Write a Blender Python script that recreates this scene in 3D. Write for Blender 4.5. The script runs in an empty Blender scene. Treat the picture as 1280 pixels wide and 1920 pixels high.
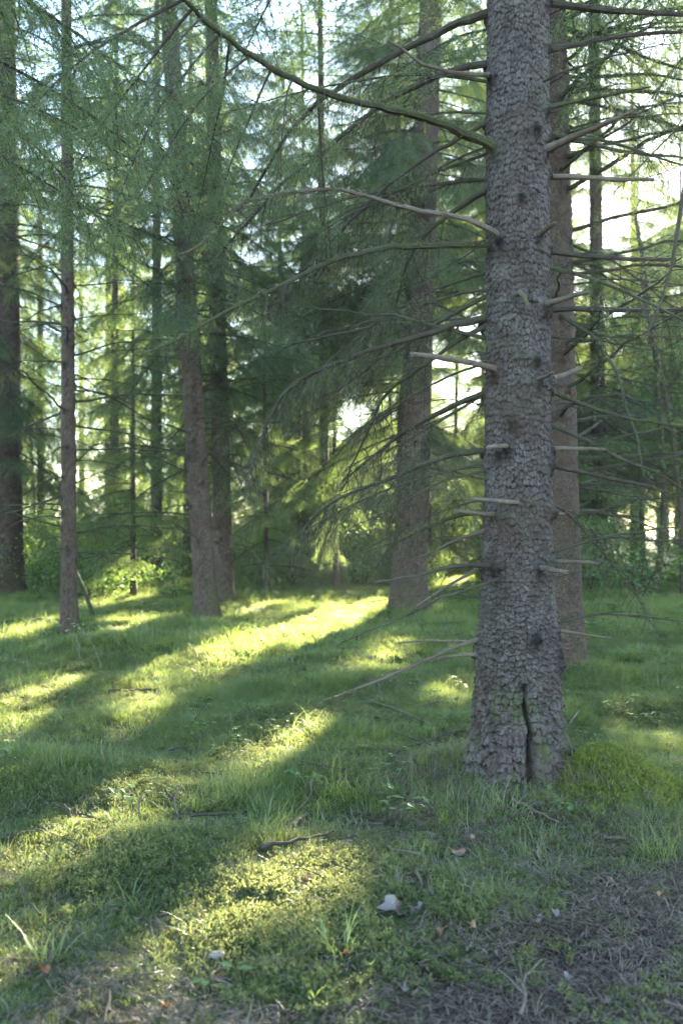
import bpy, math, random
import numpy as np
from mathutils import Matrix, Vector
random.seed(7)
C = bpy.context.scene
COL = C.collection
# ------------------------------------------------------------------ camera
F = 1867.0                       # focal length in photo pixels (1280 x 1920 frame, 35 mm lens)
HY = 1000.0                      # photo row of the horizon
CZ = 1.5                         # eye height
cam_d = bpy.data.cameras.new('camera'); cam = bpy.data.objects.new('camera', cam_d); COL.objects.link(cam)
cam.location = (0, 0, CZ); cam.rotation_euler = (math.pi/2, 0, 0)
cam_d.lens = 35; cam_d.sensor_width = 36; cam_d.sensor_fit = 'AUTO'; cam_d.shift_y = (HY-960)/1920
cam_d.clip_start = 0.05; cam_d.clip_end = 3000
cam_d.dof.use_dof = True; cam_d.dof.focus_distance = 5.7; cam_d.dof.aperture_fstop = 2.2
C.camera = cam
# ------------------------------------------------------------------ sun and sky
SUN = np.array([0.262, 1.0, 0.3214]); SUN /= np.linalg.norm(SUN)      # direction towards the sun
W = bpy.data.worlds.new('World'); C.world = W; W.use_nodes = True
wn = W.node_tree.nodes; wl = W.node_tree.links
sky = wn.new('ShaderNodeTexSky'); sky.sky_type = 'NISHITA'; sky.sun_disc = False
sky.sun_elevation = math.asin(SUN[2]); sky.sun_rotation = math.atan2(SUN[0], SUN[1])
sky.air_density = 1.0; sky.dust_density = 0.2; sky.ozone_density = 1.6
wn['Background'].inputs['Strength'].default_value = 0.078
wl.new(sky.outputs[0], wn['Background'].inputs[0])
sd = bpy.data.lights.new('sun', 'SUN'); sd.energy = 5.0; sd.angle = math.radians(0.5); sd.color = (1.0, 0.90, 0.70)
so = bpy.data.objects.new('sun', sd); COL.objects.link(so)
so.rotation_euler = Vector(SUN.tolist()).to_track_quat('Z', 'Y').to_euler()
C.view_settings.view_transform = 'Standard'; C.view_settings.look = 'None'
C.view_settings.exposure = 4.2; C.view_settings.gamma = 1.0
C.view_settings.use_curve_mapping = False
cy = C.cycles
cy.use_denoising = True
cy.max_bounces = 7; cy.diffuse_bounces = 4; cy.glossy_bounces = 2; cy.transmission_bounces = 5; cy.volume_bounces = 0
cy.caustics_reflective = False; cy.caustics_refractive = False
cy.sample_clamp_indirect = 6.0

# ------------------------------------------------------------------ numeric helpers
def hash2(ix, iy, s):
    h = (ix.astype(np.int64)*374761393 + iy.astype(np.int64)*668265263 + s*2147483647) & 0xffffffff
    h = ((h ^ (h >> 13))*1274126177) & 0xffffffff
    h = h ^ (h >> 16)
    return (h & 0xffffff)/float(0xffffff)
def vn(x, y, s=0):
    x = np.asarray(x, float); y = np.asarray(y, float)
    ix = np.floor(x); iy = np.floor(y); fx = x-ix; fy = y-iy
    fx = fx*fx*(3-2*fx); fy = fy*fy*(3-2*fy)
    a = hash2(ix, iy, s); b = hash2(ix+1, iy, s); c = hash2(ix, iy+1, s); d = hash2(ix+1, iy+1, s)
    return (a*(1-fx)+b*fx)*(1-fy)+(c*(1-fx)+d*fx)*fy
def fbm(x, y, s=0, o=3):
    r = 0; a = 0.5; t = 0
    for k in range(o):
        r = r+a*vn(x*2**k, y*2**k, s+k*17); t += a; a *= .5
    return r/t
def ss(a, b, x):
    t = np.clip((np.asarray(x, float)-a)/(b-a), 0, 1); return t*t*(3-2*t)
def worley(u, v, s, wrap):
    """jittered cells; u wraps after `wrap` cells. returns F1, F2, cell hash, dv, du to the cell"""
    iu = np.floor(u); iv = np.floor(v)
    f1 = np.full(u.shape, 9.); f2 = f1.copy(); cid = np.zeros(u.shape); dv = cid.copy(); du = cid.copy()
    for a in (-1, 0, 1):
        for b in (-1, 0, 1):
            cu = iu+a; cv = iv+b; wu = np.mod(cu, wrap)
            pu = cu+.1+.8*hash2(wu, cv, s); pv = cv+.1+.8*hash2(wu, cv, s+5)
            d = np.maximum(abs(u-pu), abs(v-pv))*.5+np.hypot(u-pu, v-pv)*.5
            h = hash2(wu, cv, s+9)
            n = d < f1
            f2 = np.where(n, f1, np.minimum(f2, d)); cid = np.where(n, h, cid)
            dv = np.where(n, v-pv, dv); du = np.where(n, u-pu, du); f1 = np.where(n, d, f1)
    return f1, f2, cid, dv, du

# ------------------------------------------------------------------ the lie of the land
def path_w(x, y):
    return ss(-.35, .35, 3.25+.80*np.asarray(x)-y+.5*(fbm(np.asarray(x)*2.2, np.asarray(y)*2.2, 31)-.5))
MX, MY = (970-640)/F*5.75, 5.75          # foot of the big spruce
def H(x, y):
    x = np.asarray(x, float); y = np.asarray(y, float)
    z = .22*ss(5.5, 16, y)+.35*ss(22, 60, y)
    z = z+.22*(fbm(x/2.3, y/2.3, 3)-.5)*ss(1, 6, y)+.17*(fbm(x/.75, y/.75, 4)-.5)*1.25*(1-.85*path_w(x, y))
    z = z+.03*(fbm(x/.22, y/.22, 5)-.5)*(1-.6*path_w(x, y))
    r2 = (x-MX)**2+(y-MY)**2
    z = z+.05*np.exp(-r2/.35)
    z = z+.17*np.exp(-((x-1.52)**2/.05+(y-5.6)**2/.05))+.07*np.exp(-((x-1.3)**2/.03+(y-5.6)**2/.03))
    z = z+.08*np.exp(-((x-.5)**2/.12+(y-6.0)**2/.1))
    z = z+.14*np.exp(-((x-1.1)**2/.5+(y-17.0)**2/.5))+.1*np.exp(-((x-2.2)**2/.5+(y-9.7)**2/.4))
    z = z+.12*np.exp(-((x+.3)**2/.15+(y-10.4)**2/.12))+.08*np.exp(-((x+2.6)**2/.5+(y-11.2)**2/.3))
    return z-.05*path_w(x, y)
def pxw(px, py, d): return np.array([(px-640)/F*d, d, CZ-(py-HY)/F*d])
def ground_px(px, py):
    """the ground point seen at a photo pixel"""
    d = np.arange(1.5, 60, .02); x = (px-640)/F*d; z = CZ-(py-HY)/F*d
    k = np.argmax(z < H(x, d)); return np.array([x[k], d[k], float(H(x[k], d[k]))])

# sun flecks on the ground (photo pixels: two ends, radius), kept open through the canopy
FLECKS = [(690,1140,560,1190,26),(620,1135,590,1150,22),(545,1185,400,1240,22),(720,1232,722,1235,36),(310,1315,240,1352,24),
          (130,1285,0,1330,34),(60,1350,0,1375,22),(560,1380,645,1392,17),(480,1385,440,1400,18),(255,1455,190,1500,24),(185,1545,90,1600,40),
          (625,1530,560,1590,34),(560,1600,500,1680,46),(520,1700,390,1745,30),(110,1760,0,1815,30),(560,1850,690,1890,40),(640,1920,560,1925,40),
          (275,1105,220,1130,16),(255,1165,200,1180,16),(60,1170,0,1190,18),(840,1292,820,1310,18),(1240,1378,1245,1385,16),(830,1100,860,1095,14),
          (470,1215,380,1265,16),(360,1470,330,1490,12),(30,1460,0,1480,12),(470,1140,440,1150,14),(700,1400,690,1410,9)]
FL = np.array(FLECKS, float)
def open_to_sun(P):
    """1 where the sun ray through P ends in one of the flecks, or in the lens"""
    P = np.atleast_2d(P); t = (P[:, 2]-.15)/SUN[2]
    gx = P[:, 0]-t*SUN[0]; gy = P[:, 1]-t*SUN[1]
    ok = gy > 1.0; gyc = np.maximum(gy, 1.0)
    zz = H(gx, gyc); px = 640+F*gx/gyc; py = HY+F*(CZ-zz)/gyc
    m = np.zeros(len(P), bool)
    for x0, y0, x1, y1, r in FLECKS:
        ax, ay = x1-x0, y1-y0; L = ax*ax+ay*ay+1e-6
        s = np.clip(((px-x0)*ax+(py-y0)*ay)/L, 0, 1)
        rr = r*(1.3 if y0 > 1440 else 1.)
        m |= (px-x0-s*ax)**2+((py-y0-s*ay)*1.3)**2 < rr*rr
    m &= ok
    V = P-np.array([0, 0, CZ]); a = V@SUN
    m |= (np.linalg.norm(V-np.outer(a, SUN), axis=1) < .012*np.maximum(a, 0)+.1) & (a > 0) & (a > 7)
    return m

# ------------------------------------------------------------------ mesh building
class MB:
    def __init__(s): s.v = []; s.f3 = []; s.f4 = []; s.m3 = []; s.m4 = []; s.n = 0; s.at = []
    def add(s, v, f3=None, f4=None, m=0, at=None):
        v = np.asarray(v, float).reshape(-1, 3)
        if f3 is not None and len(f3): s.f3.append(np.asarray(f3, np.int64)+s.n); s.m3.append(np.full(len(f3), m))
        if f4 is not None and len(f4): s.f4.append(np.asarray(f4, np.int64)+s.n); s.m4.append(np.full(len(f4), m))
        a = np.zeros((len(v), 3)) if at is None else np.broadcast_to(np.asarray(at, float), (len(v), 3))
        s.at.append(a); s.v.append(v); s.n += len(v)
    def tube(s, P, R, k=5, m=0, cap=True, at=None, jit=0, rng=None):
        P = np.asarray(P, float); n = len(P); R = np.broadcast_to(np.asarray(R, float), (n,))
        T = np.gradient(P, axis=0); T /= np.linalg.norm(T, axis=1)[:, None]+1e-9
        ref = np.array([.31, .22, .92]) if abs(T[0, 2]) < .8 else np.array([.9, .3, .1])
        U = np.cross(T, ref); U /= np.linalg.norm(U, axis=1)[:, None]+1e-9; V = np.cross(T, U)
        a = np.arange(k)*2*math.pi/k
        rr = R[:, None]*np.ones((1, k))
        if jit: rr = rr*(1+jit*(rng.random((n, k))-.5)*2)
        v = P[:, None, :]+rr[:, :, None]*(np.cos(a)[None, :, None]*U[:, None, :]+np.sin(a)[None, :, None]*V[:, None, :])
        i = np.arange(n-1)[:, None]*k; j = np.arange(k)[None, :]; j2 = (j+1) % k
        q = np.stack([i+j, i+j2, i+k+j2, i+k+j], -1).reshape(-1, 4)
        vv = v.reshape(-1, 3); f3 = None
        if cap:
            vv = np.vstack([vv, P[-1:]+T[-1:]*R[-1]*.4]); e = (n-1)*k; t = np.arange(k)
            f3 = np.stack([e+t, e+(t+1) % k, np.full(k, n*k)], -1)
        s.add(vv, f3, q, m, at)
    def mesh(s, name, mats, smooth=True):
        v = np.vstack(s.v) if s.v else np.zeros((0, 3))
        f3 = np.vstack(s.f3) if s.f3 else np.zeros((0, 3), int); f4 = np.vstack(s.f4) if s.f4 else np.zeros((0, 4), int)
        me = bpy.data.meshes.new(name)
        me.vertices.add(len(v)); me.vertices.foreach_set('co', v.ravel().astype(np.float32))
        nl = len(f3)*3+len(f4)*4
        me.loops.add(nl); me.loops.foreach_set('vertex_index', np.concatenate([f3.ravel(), f4.ravel()]).astype(np.int32))
        np_ = len(f3)+len(f4); me.polygons.add(np_)
        st = np.concatenate([np.arange(len(f3))*3, len(f3)*3+np.arange(len(f4))*4])
        me.polygons.foreach_set('loop_start', st.astype(np.int32))
        mi = np.concatenate([np.concatenate(s.m3) if s.m3 else np.zeros(0), np.concatenate(s.m4) if s.m4 else np.zeros(0)])
        me.polygons.foreach_set('material_index', mi.astype(np.int32))
        me.polygons.foreach_set('use_smooth', np.full(np_, smooth))
        a = me.attributes.new('tone', 'FLOAT_VECTOR', 'POINT'); a.data.foreach_set('vector', np.vstack(s.at).ravel().astype(np.float32))
        me.update(calc_edges=True)
        for m in mats: me.materials.append(m)
        return me
def link(name, me, parent=None, loc=None, rot=None, scale=None):
    o = bpy.data.objects.new(name, me); COL.objects.link(o)
    if parent is not None: o.parent = parent
    if loc is not None: o.location = loc
    if rot is not None: o.rotation_euler = rot
    if scale is not None: o.scale = (scale,)*3 if np.isscalar(scale) else scale
    return o
def tag(o, label=None, cat=None, group=None, kind=None):
    if label: o['label'] = label
    if cat: o['category'] = cat
    if group: o['group'] = group
    if kind: o['kind'] = kind
    return o
def thing(name, label, cat, loc, group=None, rz=0):
    return tag(link(name, None, None, loc, (0, 0, rz)), label, cat, group)

# ------------------------------------------------------------------ materials
def mat(name):
    m = bpy.data.materials.new(name); m.use_nodes = True; nt = m.node_tree
    nt.nodes.clear(); return m, nt, nt.nodes.new('ShaderNodeOutputMaterial')
def N(nt, t, **k):
    n = nt.nodes.new(t)
    for a, b in k.items(): setattr(n, a, b)
    return n
def math_(nt, op, a, b):
    n = N(nt, 'ShaderNodeMath', operation=op)
    for i, x in enumerate((a, b)):
        if isinstance(x, (int, float)): n.inputs[i].default_value = x
        elif x is not None: nt.links.new(x, n.inputs[i])
    return n.outputs[0]
def mixc(nt, f, a, b):
    n = N(nt, 'ShaderNodeMix', data_type='RGBA')
    if isinstance(f, (int, float)): n.inputs['Factor'].default_value = f
    else: nt.links.new(f, n.inputs['Factor'])
    for k, x in ((6, a), (7, b)):
        if isinstance(x, tuple): n.inputs[k].default_value = (*x, 1)
        else: nt.links.new(x, n.inputs[k])
    return n.outputs[2]
def noise(nt, scale, det=3, co=None, rough=.6):
    n = N(nt, 'ShaderNodeTexNoise'); n.inputs['Scale'].default_value = scale; n.inputs['Detail'].default_value = det; n.inputs['Roughness'].default_value = rough
    if co is not None: nt.links.new(co, n.inputs['Vector'])
    return n.outputs['Fac']
def ramp(nt, f, lo, hi):
    n = N(nt, 'ShaderNodeMapRange', interpolation_type='SMOOTHSTEP'); nt.links.new(f, n.inputs[0])
    n.inputs[1].default_value = lo; n.inputs[2].default_value = hi; return n.outputs[0]
def tone(nt):
    a = N(nt, 'ShaderNodeAttribute', attribute_name='tone'); s = N(nt, 'ShaderNodeSeparateXYZ'); nt.links.new(a.outputs['Vector'], s.inputs[0]); return s.outputs
def bark_mat(name, plate, light, crack, moss=(.045, .07, .012), bump=.4, obj=True):
    m, nt, out = mat(name); t = tone(nt); tc = N(nt, 'ShaderNodeTexCoord'); co = tc.outputs['Object']
    n1 = noise(nt, 9, 4, co); n2 = noise(nt, 90, 4, co); n3 = noise(nt, 2.2, 3, co)
    c = mixc(nt, t[0], plate, light)
    c = mixc(nt, math_(nt, 'MULTIPLY', ramp(nt, n1, .45, .7), .55), c, tuple(x*.62 for x in plate))
    c = mixc(nt, math_(nt, 'MULTIPLY', ramp(nt, n2, .5, .72), .5), c, tuple(min(1, x*1.45) for x in light))
    c = mixc(nt, t[1], c, crack)
    c = mixc(nt, math_(nt, 'MULTIPLY', ramp(nt, noise(nt, 1.6, 5, co, .7), .46, .62), .6), c, tuple(x*k for x, k in zip(plate, (1.15, .95, .78))))
    c = mixc(nt, math_(nt, 'MULTIPLY', ramp(nt, noise(nt, 5.5, 5, co, .75), .56, .66), .45), c, tuple(min(1, x*k) for x, k in zip(light, (1.2, 1.28, 1.12))))
    mo = math_(nt, 'MULTIPLY', t[2], ramp(nt, noise(nt, 26, 4, co), .35, .6))
    c = mixc(nt, mo, c, moss)
    c = mixc(nt, math_(nt, 'MULTIPLY', ramp(nt, n3, .5, .75), .25), c, (.10, .105, .06))
    b = N(nt, 'ShaderNodeBsdfPrincipled'); nt.links.new(c, b.inputs['Base Color']); b.inputs['Roughness'].default_value = .9
    b.inputs['Specular IOR Level'].default_value = .25
    bp = N(nt, 'ShaderNodeBump'); bp.inputs['Strength'].default_value = bump; bp.inputs['Distance'].default_value = .006
    nt.links.new(math_(nt, 'ADD', n2, math_(nt, 'MULTIPLY', noise(nt, 34, 4, co), 1.0)), bp.inputs['Height'])
    nt.links.new(bp.outputs[0], b.inputs['Normal']); nt.links.new(b.outputs[0], out.inputs[0])
    return m
M_bark = bark_mat('bark_scaly', (.036, .026, .021), (.108, .091, .081), (.007, .005, .004), bump=.7)
M_bark2 = bark_mat('bark_fine', (.052, .035, .025), (.108, .078, .059), (.019, .013, .010), bump=.9)
M_bark3 = bark_mat('bark_red_brown', (.054, .038, .028), (.112, .083, .063), (.021, .015, .011), bump=.9)
M_twig = bark_mat('twig_bark', (.030, .022, .017), (.072, .056, .043), (.011, .008, .006), bump=.3)
M_dead = bark_mat('dead_wood', (.065, .048, .034), (.175, .138, .104), (.022, .016, .011), bump=.5)
M_birch = bark_mat('birch_bark', (.72, .70, .66), (.80, .79, .76), (.05, .045, .04), bump=.2)
def leaf_mat(name, a, b, tr, tw=.5, gloss=.06, wscale=.6, dry=None):
    """two-tone leaf colour + light passing through"""
    m, nt, out = mat(name); t = tone(nt); oi = N(nt, 'ShaderNodeObjectInfo'); g = N(nt, 'ShaderNodeNewGeometry')
    wv = ramp(nt, noise(nt, wscale, 3, g.outputs['Position']), .3, .7)
    f = math_(nt, 'ADD', math_(nt, 'MULTIPLY', t[0], .55), math_(nt, 'ADD', math_(nt, 'MULTIPLY', oi.outputs['Random'], .2), math_(nt, 'MULTIPLY', wv, .3)))
    c = mixc(nt, f, a, b); trc = mixc(nt, f, tuple(x*.7 for x in tr), tr)
    if dry:
        c = mixc(nt, t[1], c, dry); trc = mixc(nt, t[1], trc, tuple(x*.9 for x in dry))
    d = N(nt, 'ShaderNodeBsdfDiffuse'); nt.links.new(c, d.inputs[0])
    l = N(nt, 'ShaderNodeBsdfTranslucent'); nt.links.new(trc, l.inputs[0])
    x = N(nt, 'ShaderNodeMixShader'); x.inputs[0].default_value = tw; nt.links.new(d.outputs[0], x.inputs[1]); nt.links.new(l.outputs[0], x.inputs[2])
    gl = N(nt, 'ShaderNodeBsdfGlossy'); gl.inputs['Roughness'].default_value = .45
    y = N(nt, 'ShaderNodeMixShader'); y.inputs[0].default_value = gloss; nt.links.new(x.outputs[0], y.inputs[1]); nt.links.new(gl.outputs[0], y.inputs[2])
    nt.links.new(y.outputs[0], out.inputs[0]); return m
M_needle = leaf_mat('spruce_needles', (.036, .074, .032), (.080, .125, .046), (.22, .30, .055), .48, .07, .35, dry=(.13, .11, .07))
M_needle_far = leaf_mat('far_spruce_needles', (.065, .125, .055), (.135, .205, .08), (.32, .42, .10), .55, .05, .12, dry=(.13, .12, .08))
M_grass = leaf_mat('forest_grass', (.058, .108, .020), (.125, .172, .038), (.33, .42, .08), .5, .05, .9, dry=(.28, .24, .12))
M_straw = leaf_mat('dry_straw', (.13, .108, .072), (.28, .235, .16), (.24, .2, .12), .35, .04, 1.5)
M_moss = leaf_mat('moss', (.050, .078, .022), (.125, .148, .055), (.29, .31, .10), .4, .02, 1.1)
M_leaf = leaf_mat('broad_leaves', (.06, .135, .035), (.12, .215, .055), (.30, .46, .08), .55, .07, .3)
M_pale = leaf_mat('pale_leaves', (.10, .16, .07), (.17, .23, .12), (.22, .30, .10), .4, .08, 1.)
M_brown = leaf_mat('fallen_leaf', (.20, .10, .05), (.34, .18, .09), (.25, .11, .04), .2, .05, 3.)
M_palebrown = leaf_mat('bleached_leaf', (.11, .085, .07), (.18, .145, .12), (.12, .09, .07), .15, .06, 3.)
M_orange = leaf_mat('orange_leaf', (.25, .08, .025), (.36, .13, .04), (.3, .11, .03), .3, .05, 3.)
M_litter = leaf_mat('needle_litter', (.045, .029, .020), (.17, .120, .085), (.10, .07, .04), .1, .05, 4.)
M_stone, nt_, out_ = mat('pale_stone')
_b = N(nt_, 'ShaderNodeBsdfPrincipled'); _b.inputs['Roughness'].default_value = .85
_tc = N(nt_, 'ShaderNodeTexCoord'); nt_.links.new(mixc(nt_, noise(nt_, 30, 4, _tc.outputs['Object']), (.14, .12, .10), (.27, .235, .205)), _b.inputs['Base Color']); nt_.links.new(_b.outputs[0], out_.inputs[0])
def ground_mat():
    m, nt, out = mat('forest_floor'); g = N(nt, 'ShaderNodeNewGeometry'); p = g.outputs['Position']; t = tone(nt)
    soil = mixc(nt, ramp(nt, noise(nt, 30, 5, p), .3, .7), (.026, .016, .011), (.085, .058, .042))
    soil = mixc(nt, math_(nt, 'MULTIPLY', ramp(nt, noise(nt, 140, 3, p), .58, .7), .7), soil, (.30, .26, .22))
    soil = mixc(nt, math_(nt, 'MULTIPLY', ramp(nt, noise(nt, 6, 3, p), .45, .7), .5), soil, (.045, .036, .034))
    green = mixc(nt, ramp(nt, noise(nt, 22, 4, p), .3, .7), (.03, .05, .012), (.09, .12, .03))
    green = mixc(nt, math_(nt, 'MULTIPLY', ramp(nt, noise(nt, 5, 3, p), .5, .75), .6), green, (.10, .085, .05))
    c = mixc(nt, t[0], green, soil)
    b = N(nt, 'ShaderNodeBsdfPrincipled'); nt.links.new(c, b.inputs['Base Color']); b.inputs['Roughness'].default_value = .95; b.inputs['Specular IOR Level'].default_value = .1
    bp = N(nt, 'ShaderNodeBump'); bp.inputs['Strength'].default_value = .8; bp.inputs['Distance'].default_value = .02
    nt.links.new(math_(nt, 'ADD', noise(nt, 40, 5, p), math_(nt, 'MULTIPLY', noise(nt, 160, 3, p), .4)), bp.inputs['Height']); nt.links.new(bp.outputs[0], b.inputs['Normal'])
    nt.links.new(b.outputs[0], out.inputs[0]); return m
M_ground = ground_mat()

# ------------------------------------------------------------------ ground: one sheet to the horizon
def axis(lo, hi, fine_lo, fine_hi, step, grow):
    a = list(np.arange(fine_lo, fine_hi, step)); s = step
    x = a[-1]
    while x < hi: s *= grow; x += s; a.append(x)
    s = step; x = a[0]; b = []
    while x > lo: s *= grow; x -= s; b.append(x)
    return np.array(b[::-1]+a)
gx = axis(-1500, 1500, -4.5, 4.5, .05, 1.12); gy = axis(-1500, 1500, 2.5, 16, .05, 1.10)
GX, GY = np.meshgrid(gx, gy); mb = MB(); nx, ny = len(gx), len(gy)
pv = np.stack([GX, GY, H(GX, GY)], -1).reshape(-1, 3)
ii = (np.arange(ny-1)[:, None]*nx+np.arange(nx-1)[None, :]).ravel()
pw = path_w(GX, GY).ravel()
mb.add(pv, None, np.stack([ii, ii+1, ii+nx+1, ii+nx], -1), 0, np.stack([pw, pw*0, pw*0], -1))
tag(link('forest_ground', mb.mesh('forest_ground', [M_ground])), 'mossy uneven forest floor under the spruces', kind='structure')

# ------------------------------------------------------------------ trunks
def trunk_mesh(base, lean, Rz, height, nu, dv, mats, s, plate=(.024, .028), relief=.004, flare=None, knots=(), mossy=0, top_dv=.12, vis=None, groove=None):
    """base (x,y,z) world; local mesh around base. lean: (dx,dy) per metre. Rz(z) radius"""
    vis = vis or height
    z = np.concatenate([np.arange(-.25, vis, dv), np.arange(vis, height, top_dv)])
    th = np.arange(nu)/nu*2*math.pi
    TH, Z = np.meshgrid(th, z); R = Rz(Z)
    R = R*(1+.05*(fbm(np.cos(TH)*1.5+7, Z*.8+np.sin(TH)*1.5, s)-.5))
    if flare is not None: R = R+flare(TH, Z)
    r0 = float(Rz(np.array(1.3)))
    cu = max(6, round(2*math.pi*r0/plate[0])); k = ss(.25, 1.3, Z)
    vv = Z/plate[1]*(.55+.45*k)
    uw = TH/(2*math.pi)*cu+.9*(fbm(np.cos(TH)*r0*9+3, Z*9+np.sin(TH)*r0*9, s+1)-.5)
    vv = vv+1.3*(fbm(TH*r0*14, Z*14, s+2)-.5)+.5*(fbm(TH*r0*55, Z*55, s+5)-.5); uw = uw+.6*(fbm(TH*r0*50+9, Z*50, s+6)-.5)
    f1, f2, cid, dvv, duu = worley(uw, vv, s+3, cu)
    f1b, f2b, cidb, dvb, dub = worley(uw*2, vv*1.9, s+13, cu*2)
    e = np.where(cid > .45, np.minimum(f2-f1, (f2b-f1b)*.75+.06), f2-f1)
    cid = np.where(cid > .45, .55*cid+.45*cidb, cid)
    brk = ss(.36, .60, fbm(uw*.9, vv*.9, s+8))
    edge = ss(.0, .17, e+.16*(fbm(uw*3, vv*3, s+9)-.45))
    D = relief*(edge*.75+(cid-.5)*.8-dvv*1.05+.35*(ss(0, .2, f2b-f1b)-.5)+1.2*(fbm(TH*r0*30, Z*30, s+21)-.5)+.2*duu)
    D = D*(.85+.9*(1-k))
    crack = (1-edge)*(.3+.6*brk)
    dark = np.zeros_like(R)
    for kz, kt, kr in knots:
        dt = (TH-kt+math.pi) % (2*math.pi)-math.pi; q = (dt*r0)**2+((Z-kz)*(.9))**2
        q = q*(.45+1.3*fbm(TH*r0*38, Z*38, s+60)); D = D+kr*.75*np.exp(-q/(kr*1.3)**2); dark = np.maximum(dark, np.exp(-((dt*r0)**2/(kr*1.15)**2+((Z-kz+kr*.7)/(kr*1.7))**2)*(.35+1.5*fbm(TH*r0*45, Z*30, s+61)))*(.8+.4*fbm(TH*r0*25, Z*25, s+62)))
    if groove:
        gt, gz, gd = groove
        dt = (TH-gt-.07*np.sin(Z*7)-.025*np.sin(Z*23)+math.pi) % (2*math.pi)-math.pi; w = .035+.04*(1-ss(0, gz, Z))+.012*np.sin(Z*31)
        g = np.exp(-(dt/w)**2)*(1-ss(gz*.55, gz, Z)); D = D-gd*g; dark = np.maximum(dark, g*.75)
    crack = np.clip(np.maximum(crack, dark*1.05), 0, 1)
    R = R+D
    X = np.cos(TH)*R+lean[0]*np.maximum(Z, 0); Y = np.sin(TH)*R+lean[1]*np.maximum(Z, 0)
    at0 = np.clip(.05+.78*cid*edge+.45*(fbm(TH*2, Z*2, s+40)-.35)+.3*ss(.8, 3.2, Z)*edge, 0, 1)
    ms = mossy*(1-ss(.1, .9, Z))*ss(.45, .7, fbm(TH*3, Z*4, s+30))
    at = np.stack([at0, crack, ms], -1).reshape(-1, 3)
    mbk = MB(); n = len(z); i = (np.arange(n-1)[:, None]*nu); j = np.arange(nu)[None, :]; j2 = (j+1) % nu
    mbk.add(np.stack([X, Y, Z], -1).reshape(-1, 3), None, np.stack([i+j, i+j2, i+nu+j2, i+nu+j], -1).reshape(-1, 4), 0, at)
    return mbk.mesh('trunk', mats)

# ------------------------------------------------------------------ boughs: a woody axis, side twigs, hanging twiglets, needles
def needles(mb, A, B, spacing, ln, wd, rng, m=1, fw=.55, dryness=.0, tonev=None):
    A = np.asarray(A); B = np.asarray(B)
    if len(A) == 0: return
    D = B-A; L = np.linalg.norm(D, axis=1); n = np.maximum(1, np.round(L/spacing+rng.random(len(L))-.5)).astype(int)
    idx = np.repeat(np.arange(len(L)), n); t = rng.random(len(idx))
    P = A[idx]+D[idx]*t[:, None]; T = D[idx]/(L[idx][:, None]+1e-9)
    r = rng.normal(size=(len(idx), 3)); r -= (r*T).sum(1)[:, None]*T; r /= np.linalg.norm(r, axis=1)[:, None]+1e-9
    d = T*fw+r*.85; d[:, 2] += .12; l = ln*(.65+.55*rng.random(len(idx)))
    tip = P+d*l[:, None]
    q = np.cross(d, rng.normal(size=(len(idx), 3))); q /= np.linalg.norm(q, axis=1)[:, None]+1e-9; q *= wd/2
    mid = P+d*(l*.35)[:, None]
    v = np.stack([P, mid-q, mid+q, tip], 1).reshape(-1, 3)
    b = np.arange(len(idx))*4
    f = np.stack([b, b+1, b+3, b+2], -1)
    tv = np.clip((rng.random(len(L))*.6+.1)[idx]+.3*rng.random(len(idx)), 0, 1) if tonev is None else np.full(len(idx), tonev)
    dr = (rng.random(len(L)) < dryness)[idx]*(.4+.6*rng.random(len(idx)))
    at = np.repeat(np.stack([tv, dr, tv*0], -1), 4, 0)
    mb.add(v, None, f, m, at)
def curve_twig(p, d, L, n, hang, rng, wob=.12):
    d = np.asarray(d, float); d /= np.linalg.norm(d)+1e-9; P = [np.asarray(p, float)]
    for i in range(n):
        d = d+np.array([0, 0, -hang/n])+rng.normal(size=3)*wob/n**.5; d /= np.linalg.norm(d)
        P.append(P[-1]+d*L/n)
    return np.array(P)
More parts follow.
